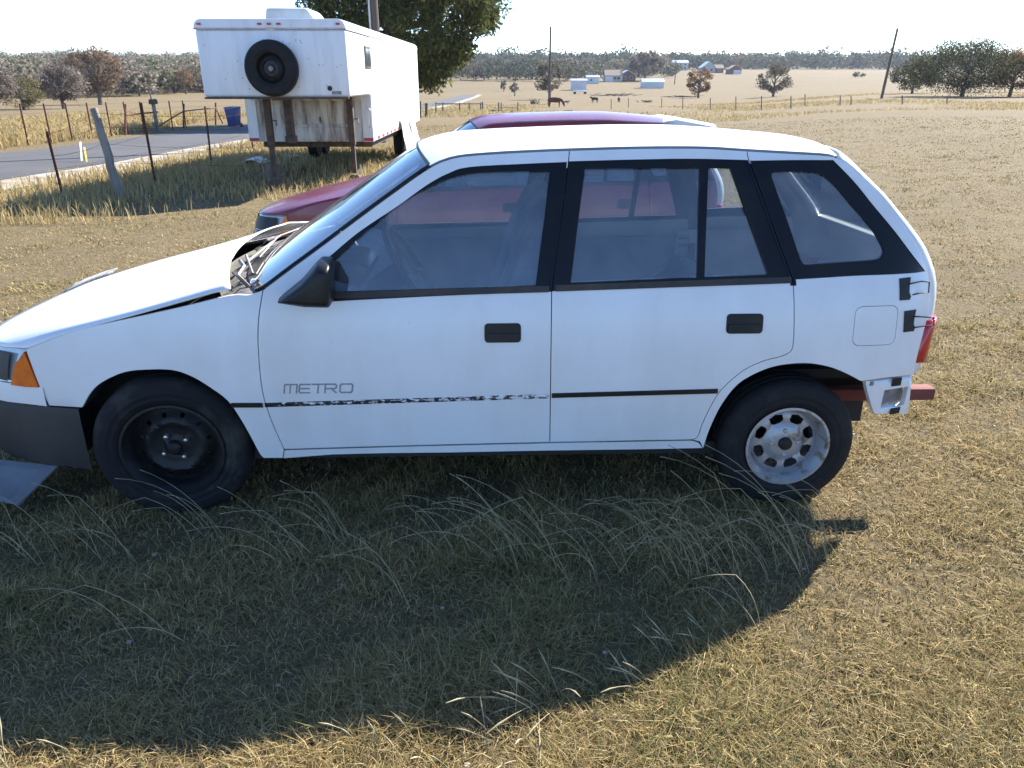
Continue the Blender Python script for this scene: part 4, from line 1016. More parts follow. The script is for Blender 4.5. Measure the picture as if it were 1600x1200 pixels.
for a, b in (((198, .75), (246, .80)), ((287, .78), (337, .85)), ((247, .2), (287, .78)), ((337, .85), (348, .05))):
    mb = MB(); mb.tube([gp_(*a), gp_(*b)], .032, 8); mb.build('gate_rail', M['rust'], gate, smooth=True)
# mailbox
mbx = empty('mailbox', tuple(Vector(gate.location) + gp_(243, 0))); tag(mbx, 'dark mailbox on a pale post across the road', 'mailbox')
mb = MB(); mb.box((.1, 0, .55), (.10, .10, 1.16)); mb.build('post', M['greywood'], mbx, bevel=.008)
mb = MB(); P = []
sec = [(-.09, 0), (.09, 0)] + [(.09 * math.cos(a), .12 + .09 * math.sin(a)) for a in np.linspace(0, math.pi, 8)]
mb.prism(sec, -.24, .24); o = mb.build('box', M['frame_dark'], mbx, smooth=True); o.location = (.12, 0, 1.13)
mb = MB(); mb.box((.02, -.1, 1.3), (.01, .16, .05)); mb.build('flag', M['redlens'], mbx)
mb = MB(); mb.tube([(-.06, .25, 0), (-.06, .25, 1.75)], .03, 6); mb.build('support_pipe', M['dirtymetal'], mbx)
# blue wheelie bin
M['bluebin'] = pmat('blue_plastic', (.03, .05, .17), .5, c2=(.045, .065, .20), scale=4)
g = ground_hit(367, 199); s_ = (at_depth(375, 185, g[1])[0] - at_depth(357, 185, g[1])[0]) / .62
b_ = empty('wheelie_bin', tuple(g), -.25); tag(b_, 'blue wheeled rubbish bin standing by the road', 'bin'); b_.scale = (s_,) * 3
mb = MB(); mb.add([(-.23, -.26, .06), (.23, -.26, .06), (.23, .24, .06), (-.23, .24, .06), (-.30, -.33, .96), (.30, -.33, .96), (.30, .33, .96), (-.30, .33, .96)], [(0, 1, 5, 4), (1, 2, 6, 5), (2, 3, 7, 6), (3, 0, 4, 7), (4, 5, 6, 7), (3, 2, 1, 0)]); mb.build('bin_body', M['bluebin'], b_, bevel=.03)
mb = MB(); mb.add([(-.33, -.37, .965), (.33, -.37, .965), (.33, .36, .965), (-.33, .36, .965), (-.29, -.33, 1.03), (.29, -.33, 1.03), (.29, .3, 1.06), (-.29, .3, 1.06)], [(0, 1, 5, 4), (1, 2, 6, 5), (2, 3, 7, 6), (3, 0, 4, 7), (4, 5, 6, 7), (3, 2, 1, 0)]); mb.build('lid', M['bluebin'], b_, bevel=.015)
mb = MB(); mb.tube([(-.24, .40, .98), (.24, .40, .98)], .02, 6); mb.build('handle', M['bluebin'], b_)
for x in (-.25, .25):
    mb = MB(); mb.lathe([(0, -.03), (.10, -.03), (.11, 0), (.10, .03), (0, .03)], 16, (x, .26, .11), Matrix.Rotation(math.pi / 2, 3, 'Z')); mb.build('wheel', M['tire'], b_, smooth=True)
# ------------------------------------------------------------------ poles
def pole(base, h, rad, lab, mat='polewood', lean=(0, 0), cond=False, cat='pole'):
    M.setdefault('polewood', pmat('creosoted_pole', (.10, .075, .055), .9, c2=(.15, .12, .10), scale=5, stretch=(1, 1, .1), bump=.4))
    t = empty('utility_pole', tuple(base)); tag(t, lab, cat)
    mb = MB(); mb.tube([(0, 0, -.3), (lean[0] * .5, lean[1] * .5, h / 2), (lean[0], lean[1], h)], [rad, rad * .88, rad * .75], 10); mb.build('shaft', M[mat], t, smooth=True)
    if cond:
        mb = MB(); mb.tube([(-rad * 1.25, -rad * .5, 0), (-rad * 1.2, -rad * .5, h * .72)], .035, 6); mb.build('conduit', M['sheet'], t, smooth=True)
    return t
p = at_depth(588, 60, 27.0); pole((p[0], 27.0, float(terr(p[0], 27))), 9.5, .13, 'dark wooden utility pole with pale conduit behind the trailer', cond=True)
g = ground_hit(858, 166); pole(g, (166 - 50) * g[1] / 1290, .16, 'tall thin utility pole standing beside the grazing cow')
g = ground_hit(1377, 154); tp = at_depth(1396, 44, g[1]); pole(g, tp[2] - g[2], .15, 'utility pole standing left of the big oak', lean=(.4, 0))
g = ground_hit(1054, 132); pole(g, 34 * g[1] / 1270, .2, 'short distant utility pole before the two-storey house')
# ------------------------------------------------------------------ distant buildings
M['bwhite'] = pmat('white_siding', (.66, .67, .68), .6, c2=(.58, .58, .58), scale=1)
M['metalroof'] = pmat('galvanised_roof', (.72, .73, .74), .35, .6, c2=(.6, .6, .6), scale=1.5)
M['tanroof'] = pmat('tan_shingles', (.27, .21, .15), .9, c2=(.21, .16, .12), scale=3)
M['brick'] = pmat('red_brick', (.20, .075, .05), .9, c2=(.15, .06, .045), scale=6)
M['stone'] = pmat('pale_stone', (.50, .47, .42), .9, c2=(.40, .36, .31), scale=3)
M['pane'] = pmat('dark_pane', (.03, .035, .04), .15)
def house(name, u0, u1, vb, wall_h, depth, roof_h, lab, wall='bwhite', roof='metalroof', gable='x', wins=(), doors=(), over=.35, cat='house', extra=None, group=None):
    g0 = ground_hit((u0 + u1) / 2, vb); y = g0[1]
    x0 = at_depth(u0, vb, y)[0]; x1 = at_depth(u1, vb, y)[0]; W_ = x1 - x0
    h = empty(name, ((x0 + x1) / 2, y, float(g0[2]))); tag(h, lab, cat, group)
    hw = W_ / 2
    mb = MB(); mb.box((0, depth / 2, wall_h / 2 - .2), (W_, depth, wall_h + .4))
    if gable == 'y': mb.add([(-hw, 0, wall_h), (hw, 0, wall_h), (0, 0, wall_h + roof_h), (-hw, depth, wall_h), (hw, depth, wall_h), (0, depth, wall_h + roof_h)], [(0, 1, 2), (3, 5, 4), (0, 2, 5, 3), (1, 4, 5, 2), (0, 3, 4, 1)])
    else: mb.add([(-hw, 0, wall_h), (-hw, depth, wall_h), (-hw, depth / 2, wall_h + roof_h), (hw, 0, wall_h), (hw, depth, wall_h), (hw, depth / 2, wall_h + roof_h)], [(0, 2, 1), (3, 4, 5), (0, 3, 5, 2), (1, 2, 5, 4), (0, 1, 4, 3)])
    mb.build('wall', M[wall], h)
    t = .12; e = over
    for s in (-1, 1):
        mb = MB()
        if gable == 'y': a = [(s * (hw + e), -e, wall_h - roof_h * e / hw + .03), (0, -e, wall_h + roof_h + .03), (0, depth + e, wall_h + roof_h + .03), (s * (hw + e), depth + e, wall_h - roof_h * e / hw + .03)]
        else:
            dm = depth / 2; yo = dm + s * (dm + e); a = [(-hw - e, yo, wall_h - roof_h * e / dm + .03), (hw + e, yo, wall_h - roof_h * e / dm + .03), (hw + e, dm, wall_h + roof_h + .03), (-hw - e, dm, wall_h + roof_h + .03)]
        mb.add(a + [(p[0], p[1], p[2] + t) for p in a], [(0, 1, 2, 3), (7, 6, 5, 4), (0, 4, 5, 1), (1, 5, 6, 2), (2, 6, 7, 3), (3, 7, 4, 0)]); mb.build('roof', M[roof], h)
    for (cx, cz, ww, wh) in wins:
        mb = MB(); mb.box((cx * hw, -.02, cz), (ww + .2, .06, wh + .2)); wn_ = mb.build('window', M['bwhite'], h)
        mb = MB(); mb.box((cx * hw, -.06, cz), (ww, .04, wh)); mb.build('pane', M['pane'], wn_)
    for (cx, ww, wh, mt) in doors:
        mb = MB(); mb.box((cx * hw, -.03, wh / 2), (ww, .06, wh)); mb.build('door', M[mt], h)
    return h, W_, y
house('storage_shed', 893, 916, 141, 3.0, 4.5, .45, 'tall white metal shed with a bright roof behind the pale hay wagon', doors=((.1, 1.2, 2.1, 'bwhite'),), cat='shed')
house('storage_shed', 917, 936, 131, 2.6, 4.5, .6, 'white shed with a light roof between the tall shed and the brick house', gable='x', cat='shed', wins=((-.3, 1.5, .8, .7),), doors=((.4, 1.2, 2, 'bwhite'),))
house('storage_shed', 1004, 1037, 138, 2.1, 5.5, 1.0, 'long low white shed with a shiny roof standing alone right of the brick house', gable='x', cat='shed', doors=((-.5, 1.4, 1.9, 'bwhite'),))
house('garden_house', 905, 922, 119, 3.6, 9, 2.2, 'white gabled house half hidden behind the sheds', gable='y', wins=((-.35, 1.7, 1, 1.2), (.35, 1.7, 1, 1.2)))
house('ranch_house', 946, 972, 128, 2.7, 9, 2.2, 'long low house with a tan shingle roof', wall='stone', roof='tanroof', wins=((.55, 1.6, 1.4, 1.2), (.1, 1.6, 1.4, 1.2)), doors=((-.55, 3.6, 2.2, 'bwhite'),))
house('house_wing', 968, 993, 127, 2.6, 8, 2.0, 'red brick house wing with a white gable', wall='brick', roof='metalroof', gable='y', wins=((-.45, 1.5, 1.3, 1.2), (.45, 1.5, 1.3, 1.2)))
house('two_storey_house', 1051, 1075, 110, 5.2, 9, 1.6, 'pale two-storey house with a white roof on the far rise', wall='stone', roof='metalroof', wins=((-.6, 1.6, 1.2, 1.3), (0, 1.6, 1.2, 1.3), (.6, 1.6, 1.2, 1.3), (-.6, 4, 1.2, 1.2), (.0, 4, 1.2, 1.2), (.6, 4, 1.2, 1.2)))
house('farmhouse', 1096, 1118, 114, 3.2, 10, 3.4, 'house with a large white pitched roof beside the orange tree', wall='stone', roof='metalroof', gable='y', wins=((-.4, 1.8, 1.4, 1.2), (.4, 1.8, 1.4, 1.2)))
house('brick_annex', 1118, 1130, 114, 2.8, 8, 2.0, 'small red brick annex joined to the white roofed house', wall='brick', roof='tanroof', wins=((0, 1.6, 1.4, 1.1),))
house('garage', 1139, 1158, 116, 2.8, 8, 2.2, 'red brick garage with a white door near the far track', wall='brick', roof='tanroof', gable='y', doors=((.3, 4.2, 2.3, 'bwhite'),), cat='garage')
house('garden_house', 836, 846, 118, 3.4, 8, 2, 'small white house peeking out behind the bare tree by the pole', gable='y', wins=((0, 1.7, 1, 1.2),))
# pale hay wagon in front of the tall shed
g = ground_hit(906, 147); wg = empty('hay_wagon', tuple(g)); tag(wg, 'pale flat wagon with rails parked before the tall shed', 'wagon')
k = g[1] / 1262; L_ = 23 * k
mb = MB(); mb.box((0, 0, .75), (L_, 2, .25)); mb.build('deck', M['bwhite'], wg)
mb = MB(); mb.box((0, -1.0, 1.3), (L_, .06, .25)); mb.build('rail', M['bwhite'], wg)
for s in (-1, 1):
    for yy in (-.85, .85):
        mb = MB(); mb.lathe([(0, -.1), (.3, -.1), (.35, 0), (.3, .1), (0, .1)], 14, (s * L_ * .35, yy, .35)); mb.build('wheel', M['tire'], wg)
for s in (-1, -.3, .3, 1):
    mb = MB(); mb.box((s * L_ * .48, -1.0, 1.1), (.08, .08, .6)); mb.build('stake', M['bwhite'], wg)
# ------------------------------------------------------------------ cattle
def cow(u, v, px_len, mat, lab, face=1, graze=True, yaw=0, group=None):
    g = ground_hit(u, v); s = px_len * g[1] / 1258 / 2.35
    P = [(-.95, 0, 1.12), (-.6, 0, 1.10), (0, 0, 1.02), (.55, 0, 1.06), (.85, 0, 1.15)]; R = [(.20, .24), (.30, .36), (.36, .40), (.34, .38), (.24, .28)]; E = [(0, 1), (1, 2), (2, 3), (3, 4)]
    def chain(st, pts):
        i = st
        for p, rd in pts: P.append(p); R.append(rd); E.append((i, len(P) - 1)); i = len(P) - 1
    if graze: chain(4, [((1.12, 0, .85), (.17, .2)), ((1.30, 0, .50), (.13, .15)), ((1.36, 0, .30), (.12, .12)), ((1.40, 0, .12), (.08, .08))])
    else: chain(4, [((1.10, 0, 1.30), (.18, .2)), ((1.28, 0, 1.42), (.14, .15)), ((1.48, 0, 1.30), (.12, .11)), ((1.62, 0, 1.18), (.08, .08))])
    for sy in (-1, 1):
        chain(3, [((.62, sy * .2, .80), (.13, .13)), ((.64, sy * .2, .42), (.07, .07)), ((.62, sy * .2, .22), (.05, .05)), ((.64, sy * .2, .03), (.06, .06))])
        chain(1, [((-.78, sy * .2, .82), (.16, .16)), ((-.70, sy * .2, .58), (.10, .1)), ((-.86, sy * .2, .38), (.065, .065)), ((-.82, sy * .2, .03), (.06, .06))])
    chain(0, [((-1.06, 0, 1.0), (.04, .04)), ((-1.10, 0, .6), (.025, .025)), ((-1.10, 0, .4), (.05, .05))])
    hi = 6 if graze else 6
    chain(hi, [((P[hi][0] - .02, .2, P[hi][2] + .06), (.04, .02))]); chain(hi, [((P[hi][0] - .02, -.2, P[hi][2] + .06), (.04, .02))])
    me = bpy.data.meshes.new('cow'); me.from_pydata([(a * s * face, b * s, c * s) for a, b, c in P], E, []); me.update()
    o = link('cow', me, mat, None, tuple(g)); o.rotation_euler.z = yaw
    o.modifiers.new('skin', 'SKIN')
    for i, sv in enumerate(me.skin_vertices[0].data): sv.radius = (R[i][0] * s, R[i][1] * s); sv.use_root = (i == 2)
    o.modifiers.new('smooth', 'SUBSURF').levels = 1; o.modifiers[-1].render_levels = 2
    tag(o, lab, 'cow', group); return o
M['cow_red'] = pmat('red_brown_hide', (.125, .035, .02), .8, c2=(.09, .028, .018), scale=4)
M['cow_dark'] = pmat('dark_brown_hide', (.045, .022, .018), .8, c2=(.03, .017, .014), scale=4)
M['cow_grey'] = pmat('grey_hide', (.22, .21, .20), .8, c2=(.15, .14, .135), scale=4)
cow(867, 168, 25, M['cow_red'], 'red brown cow grazing beside the tall thin pole', 1, True)
cow(929, 161, 15, M['cow_dark'], 'dark brown cow standing side-on before the white sheds', -1, False, .6)
cow(967, 160, 13, M['cow_dark'], 'dark cow standing end-on away from the other cattle', 1, False, 1.35)
cow(885, 163, 9, M['cow_grey'], 'small grey calf standing behind the grazing red brown cow', 1, False, .2)
# ------------------------------------------------------------------ trees
RNG = np.random.default_rng(11)
def leaf_quads(C, size, col, rng, aspect=1.0, up=.3):
    """one small bent quad per centre"""
    n = len(C); a = rng.normal(size=(n, 3)); a[:, 2] *= .7; a /= np.linalg.norm(a, axis=1)[:, None]
    b = rng.normal(size=(n, 3)); b[:, 2] += up; b -= (b * a).sum(1)[:, None] * a; b /= np.maximum(np.linalg.norm(b, axis=1), 1e-6)[:, None]
    s = (size * rng.uniform(.6, 1.35, n))[:, None]
    a = a * s * .5; b = b * s * .5 * aspect
    V = np.stack([C - a - b, C + a - b * .3, C + a * .4 + b, C - a * .8 + b * .5], 1).reshape(-1, 3)
    return V, np.arange(4 * n).reshape(-1, 4), np.repeat(col, 4, 0)
def pick(rng, n, cols, jit=.18):
    cols = np.array(cols); c = cols[rng.integers(0, len(cols), n)] * rng.uniform(1 - jit, 1 + jit, (n, 1)); return np.clip(c, 0, 1)
LEAF = colmat('foliage', .75, .25, .38); BARK = pmat('bark', (.10, .08, .065), .95, c2=(.16, .135, .115), scale=7, stretch=(1, 1, .2), bump=.6)
def clumps(rng, kind, h, w_, n, low=.26):
    """clump centres and radii filling the crown's outline"""
    out = []
    for _ in range(n):
        while True:
            p = rng.uniform(-1, 1, 3)
            if p @ p < 1: break
        rr = np.linalg.norm(p); p = p / max(rr, 1e-6) * rr ** .45
        if kind == 'juniper':
            t = (p[2] + 1) / 2; wd = (.80 + .30 * math.sin(t * 2.6)) * (1 - .55 * max(0, t - .55) / .45); out.append((p[0] * w_ / 2 * wd, p[1] * w_ / 2 * wd, h * (low + (1 - low) * t), w_ * rng.uniform(.06, .11)))
        else:
            t = (p[2] + 1) / 2; out.append((p[0] * w_ / 2, p[1] * w_ / 2, h * (low + (.96 - low) * t), w_ * rng.uniform(.09, .16)))
    return np.array(out)
def tree(name, base, h, w_, kind, cols, lab, leaf=.16, n=6000, nc=60, seed=1, group=None, cat='tree', bare=False, trunk_r=None, low=.26):
    rng = np.random.default_rng(seed); t = empty(name, tuple(base)); tag(t, lab, cat, group)
    C = clumps(rng, kind, h, w_, nc, low)
    tr_ = trunk_r or .028 * h + .05
    mb = MB(); zt = h * .75; wob = lambda: rng.uniform(-.03, .03) * h
    spine = [(0, 0, -.2), (wob(), wob(), h * .2), (wob(), wob(), h * .42), (wob(), wob(), zt)]
    mb.tube(spine, [tr_ * 1.15, tr_ * .9, tr_ * .6, tr_ * .18], 8); mb.build('trunk', BARK, t, smooth=True)
    mb = MB(); order = rng.permutation(len(C))[:min(len(C), 46 if bare else 22)]
    for i in order:
        c = C[i]; z0 = float(np.clip(c[2] * .55, h * .15, h * .6)); f = z0 / zt
        a = np.array([0, 0, z0]) + np.array(spine[1]) * [1, 1, 0] * .5; m = a * .45 + c[:3] * .55 + rng.normal(size=3) * .02 * h
        mb.tube([tuple(a), tuple(m), tuple(c[:3])], [tr_ * .38, tr_ * .22, tr_ * .06], 5, cap=False)
        if bare:
            for _ in range(7):
                e = c[:3] + rng.normal(size=3) * c[3] * 1.5; e[2] += c[3] * .6
                mb.tube([tuple(m * .3 + c[:3] * .7), tuple(e)], [tr_ * .10, tr_ * .03], 4, cap=False)
    o = mb.build('limbs', BARK, t, smooth=True); o['kind'] = 'stuff'
    k = rng.integers(0, len(C), n); d = rng.normal(size=(n, 3)); d /= np.linalg.norm(d, axis=1)[:, None]; d *= (rng.uniform(0, 1, n) ** .4)[:, None]
    P = C[k, :3] + d * C[k, 3:4] * [1.15, 1.15, .85]; P[:, 2] = np.maximum(P[:, 2], .05)
    cl = pick(rng, n, cols) * rng.uniform(.7, 1.25, len(C))[k][:, None]
    V, Q, cc = leaf_quads(P, leaf, cl, rng, 2.2 if kind == 'juniper' else (3.0 if bare else 1.0), 1.0 if bare else .3)
    o = link('crown', np_mesh('crown', V, Q, None, cc), LEAF, t)
    return t
JUN = [(.085, .10, .034), (.115, .13, .036), (.06, .08, .03), (.17, .17, .045)]
OAK = [(.045, .055, .022), (.060, .068, .026), (.035, .042, .018), (.08, .075, .03)]
BAREC = [(.22, .185, .155), (.17, .14, .115), (.26, .215, .175)]
ORG = [(.22, .105, .035), (.17, .075, .028), (.26, .14, .05), (.13, .085, .035)]
YEL = [(.22, .19, .06), (.17, .16, .05), (.26, .22, .09)]
# the great juniper behind the trailer
def place(u, y): p = at_depth(u, 200, y); return np.array([p[0], y, float(terr(p[0], y))])
b = place(630, 44.0)
tree('juniper_tree', b, 10.2, 9.3, 'juniper', JUN, 'large dense dark green juniper behind the trailer', leaf=.105, n=80000, nc=300, seed=3, trunk_r=.32, low=.17)
# bare and coloured trees in the middle distance
def ptree(name, u, vb, hpx, wpx, kind, cols, lab, seed, leafpx=1.6, n=2200, nc=34, bare=False, group=None, cat='tree', low=.26):
    g = ground_hit(u, vb); k = g[1] / 1262
    return tree(name, g, hpx * k, wpx * k, kind, cols, lab, leaf=leafpx * k, n=n, nc=nc, seed=seed, bare=bare, group=group, cat=cat, low=low)
ptree('bare_tree', 859, 156, 58, 42, 'round', [(.11, .09, .06), (.09, .08, .05), (.14, .115, .08)], 'shaggy grey brown tree beside the tall thin pole', 21, n=4200, low=.12)
ptree('bare_tree', 1008, 126, 44, 56, 'round', BAREC, 'wide leafless grey tree behind the brick house', 22, n=2600, bare=True)
ptree('orange_tree', 1091, 153, 46, 37, 'round', ORG, 'autumn orange tree standing alone in the pasture', 23, n=3600, low=.16)
ptree('bare_tree', 1208, 151, 50, 50, 'round', [(.10, .085, .06), (.13, .105, .075)], 'grey brown tree alone right of the orange tree', 24, n=4200, low=.15)
ptree('bare_tree', 804, 150, 22, 14, 'round', BAREC, 'tiny leafless sapling right of the juniper', 25, n=160, nc=14, bare=True)
ptree('bare_tree', 787, 143, 16, 10, 'round', BAREC, 'smallest leafless sapling close to the juniper', 26, n=120, nc=12, bare=True)
ptree('yellow_tree', 839, 117, 24, 26, 'round', YEL, 'yellow green tree among the far evergreens', 27, n=900)
ptree('yellow_tree', 962, 110, 16, 26, 'round', YEL, 'yellow tinged tree behind the tan roofed house', 28, n=700)
ptree('bare_tree', 886, 120, 26, 40, 'round', BAREC, 'leafless brown thicket tree left of the white gabled house', 29, n=1600, bare=True)
ptree('oak_tree', 1502, 151, 85, 150, 'round', OAK, 'broad dark evergreen oak at the edge of the pasture', 30, n=26000, nc=150, leafpx=1.7, low=.10)
ptree('oak_tree', 1425, 146, 46, 64, 'round', OAK, 'smaller dark oak left of the broad oak', 31, n=7000, nc=60, low=.12)
ptree('orange_tree', 1577, 151, 72, 66, 'round', ORG, 'orange brown tree right of the broad oak', 32, n=9000, nc=70, low=.15)
ptree('orange_tree', 1640, 151, 74, 70, 'round', [(.14, .09, .045), (.19, .11, .05)], 'brown tree behind the orange one at the pasture edge', 33, n=7000, nc=60, low=.15)
ptree('oak_tree', 1045, 108, 22, 30, 'round', OAK, 'dark tree left of the two-storey house', 34, n=900)
ptree('orange_tree', 1150, 108, 18, 22, 'round', ORG, 'small brownish tree behind the red brick garage', 35, n=500)
ptree('low_bush', 1341, 121, 7, 24, 'round', OAK, 'low dark bush out in the far field', 36, n=300, nc=10, cat='bush')
# left: trees across the road, then the wooded hill
ptree('bare_tree', 157, 164, 84, 78, 'round', [(.20, .13, .085), (.16, .115, .08), (.24, .16, .10)], 'spreading russet bare tree at the edge of the far meadow', 41, n=4200, nc=60, bare=True)
ptree('yellow_tree', 38, 172, 52, 62, 'round', [(.17, .15, .065), (.13, .12, .055), (.20, .17, .08)], 'yellow green bushy tree at the meadow edge', 42, n=5000, low=.08)
ptree('orange_tree', 291, 147, 38, 26, 'round', [(.19, .11, .055), (.23, .14, .07)], 'small orange tree beside the dark round tree', 43, n=1200)
ptree('oak_tree', 273, 146, 34, 34, 'round', [(.075, .07, .05), (.06, .06, .04)], 'dark round tree left of the small orange tree', 44, n=3000, low=.12)
ptree('bare_tree', 100, 170, 62, 80, 'round', BAREC, 'grey leafless thicket tree between the yellow and russet trees', 45, n=3600, nc=50, bare=True)
ptree('oak_tree', 218, 150, 38, 44, 'round', [(.085, .085, .055), (.07, .07, .045)], 'olive rounded tree right of the russet bare tree', 46, n=3000, low=.1)
ptree('bare_tree', -8, 174, 70, 70, 'round', BAREC, 'grey leafless tree left of the yellow green bushy tree', 47, n=2600, bare=True)
# far woods: masses that nobody could count
def wood(name, pts, hs, ws, pal, lab, leaf, n, seed):
    rng = np.random.default_rng(seed); Vs = []; Qs = []; Cs = []; off = 0
    for (x, y), h, w_ in zip(pts, hs, ws):
        z = float(terr(x, y)); pa = pal[rng.integers(0, len(pal))]
        P = rng.normal(size=(n, 3)); P /= np.linalg.norm(P, axis=1)[:, None]; P *= (rng.uniform(.25, 1, n) ** .5)[:, None]; P[:, 2] = np.abs(P[:, 2]) if 0 else P[:, 2]
        sh = 1 + .18 * np.sin(P[:, 0] * 5 + x) * np.cos(P[:, 2] * 4 + y)
        C = np.stack([x + P[:, 0] * w_ / 2 * sh, y + P[:, 1] * w_ / 2 * sh, z + h * (.52 + .48 * P[:, 2] * sh)], 1); C[:, 2] = np.maximum(C[:, 2], z)
        V, Q, c = leaf_quads(C, leaf, pick(rng, n, [pa], .3) * rng.uniform(.8, 1.2), rng)
        Vs.append(V); Qs.append(Q + off); Cs.append(c); off += len(V)
    o = link(name, np_mesh(name, np.concatenate(Vs), np.concatenate(Qs), None, np.concatenate(Cs)), LEAF)
    return tag(o, lab, None, None, 'stuff')
rng = np.random.default_rng(77)
pal_far = [(.045, .058, .030), (.038, .052, .030), (.055, .062, .034), (.075, .068, .042), (.035, .046, .03)]
pts = []; hs = []; ws = []
for _ in range(900):
    y = rng.uniform(640, 980); a = rng.uniform(-.12, .8); x = a * y; pts.append((x, y)); hs.append(rng.uniform(9, 15) + (5 if rng.random() < .06 else 0)); ws.append(rng.uniform(12, 22))
wood('far_woods', pts, hs, ws, pal_far, 'dark evergreen belt of woodland along the horizon', 1.7, 130, 5)
pts = []; hs = []; ws = []
for _ in range(170):
    y = rng.uniform(370, 620); a = rng.uniform(-.1, .10); x = a * y; pts.append((x, y)); hs.append(rng.uniform(6, 10)); ws.append(rng.uniform(9, 16))
for _ in range(60):
    y = rng.uniform(420, 600); a = rng.uniform(.08, .20); x = a * y
    pts.append((x, y)); hs.append(rng.uniform(5, 8)); ws.append(rng.uniform(8, 13))
wood('house_woods', pts, hs, ws, pal_far + [(.10, .085, .06), (.13, .105, .075)], 'mixed brush and evergreens around the far houses', 1.0, 130, 6)
pts = []; hs = []; ws = []
palL = [(.22, .185, .145), (.15, .14, .095), (.27, .22, .17), (.11, .12, .065), (.10, .11, .06), (.26, .19, .135), (.18, .165, .115)]
for _ in range(850):
    y = 150 + 330 * rng.random() ** 1.1; a = rng.uniform(-.86, -.30); x = a * y
    lim = 158 + 45 * float(sstep(-.5, -.38, a))
    if y < lim: y = lim + rng.uniform(0, 40); x = a * y
    pts.append((x, y)); hs.append(rng.uniform(4.5, 8.0)); ws.append(rng.uniform(6, 11))
wood('hill_woods', pts, hs, ws, palL, 'brown and green brushy woodland covering the hill beyond the road', .54, 230, 7)
# ------------------------------------------------------------------ far fences
M['postgrey'] = pmat('grey_fence_post', (.13, .115, .10), .9, c2=(.09, .08, .07), scale=8)
for u, vb, vt in ((955, 171, 155), (982, 168, 153), (1034, 168, 153), (1067, 171, 152), (1110, 172, 153), (1150, 172, 151), (1190, 172, 150), (1236, 170, 150), (1258, 166, 147), (1313, 165, 149), (1330, 164, 150), (1410, 163, 149), (1480, 163, 150)):
    g = ground_hit(u, vb); tp = at_depth(u, vt, g[1]); mb = MB(); mb.tube([tuple(g - [0, 0, .1]), tuple(tp)], .045, 5); o = mb.build('wire_fence_post', M['postgrey']); tag(o, 'thin grey post of the wire fence beyond the mown field', 'post', 'posts of the far wire fence')
# corral below the juniper
cor = empty('corral_fence', (0, 0, 0)); 
g0 = ground_hit(700, 181); cor.location = tuple(g0); tag(cor, 'dark wooden corral fence under the juniper', 'fence')
def rel(p): return Vector(p) - Vector(g0)
for u, vb, vt, r_ in ((657, 183, 158, .05), (666, 183, 161, .10), (681, 177, 160, .05), (692, 174, 160, .06), (718, 173, 160, .06), (733, 172, 160, .06), (751, 172, 160, .06), (754, 172, 159, .07), (779, 175, 160, .05), (783, 174, 160, .05), (809, 173, 160, .05)):
    g = ground_hit(u, vb); tp = at_depth(u, vt, g[1]); mb = MB(); mb.tube([rel(g - [0, 0, .1]), rel(tp)], r_, 6); mb.build('corral_post', M['postgrey'], cor, smooth=True)
for a, b_ in (((681, 162), (754, 162)), ((690, 168), (700, 177)), ((779, 168), (809, 168))):
    y0 = ground_hit(a[0], 174)[1]; y1 = ground_hit(b_[0], 173)[1]; mb = MB(); mb.tube([rel(at_depth(*a, y0)), rel(at_depth(*b_, y1))], .05, 6); mb.build('corral_rail', M['postgrey'], cor, smooth=True)
# brush and fallen branches in the pasture
for i, (u, v, wp, hp, lab) in enumerate(((888, 176, 14, 4, 'dark heap of brush near the grazing cow'), (1010, 160, 17, 4, 'low dark log pile right of the cattle'), (833, 163, 14, 9, 'broken dead branch sticking up left of the tall thin pole'), (960, 150, 60, 5, 'long low row of dead brush behind the cattle'), (1060, 152, 50, 3, 'low brush line left of the orange tree'), (771, 174, 14, 2, 'dark stick lying by the corral'))):
    g = ground_hit(u, v); k = g[1] / 1260; rr = random.Random(i); mb = MB()
    for _ in range(26):
        x = rr.gauss(0, wp * k * .25); a = rr.uniform(-.5, .5); L_ = wp * k * rr.uniform(.15, .35)
        mb.tube([(x, rr.uniform(-.5, .5), rr.uniform(0, .25) * hp * k), (x + L_ * math.cos(a) * rr.choice((-1, 1)), rr.uniform(-.5, .5), rr.uniform(.2, 1) * hp * k)], [.07, .03], 4)
    o = mb.build('brush_pile', BARK, None, loc=tuple(g)); tag(o, lab, 'brush')
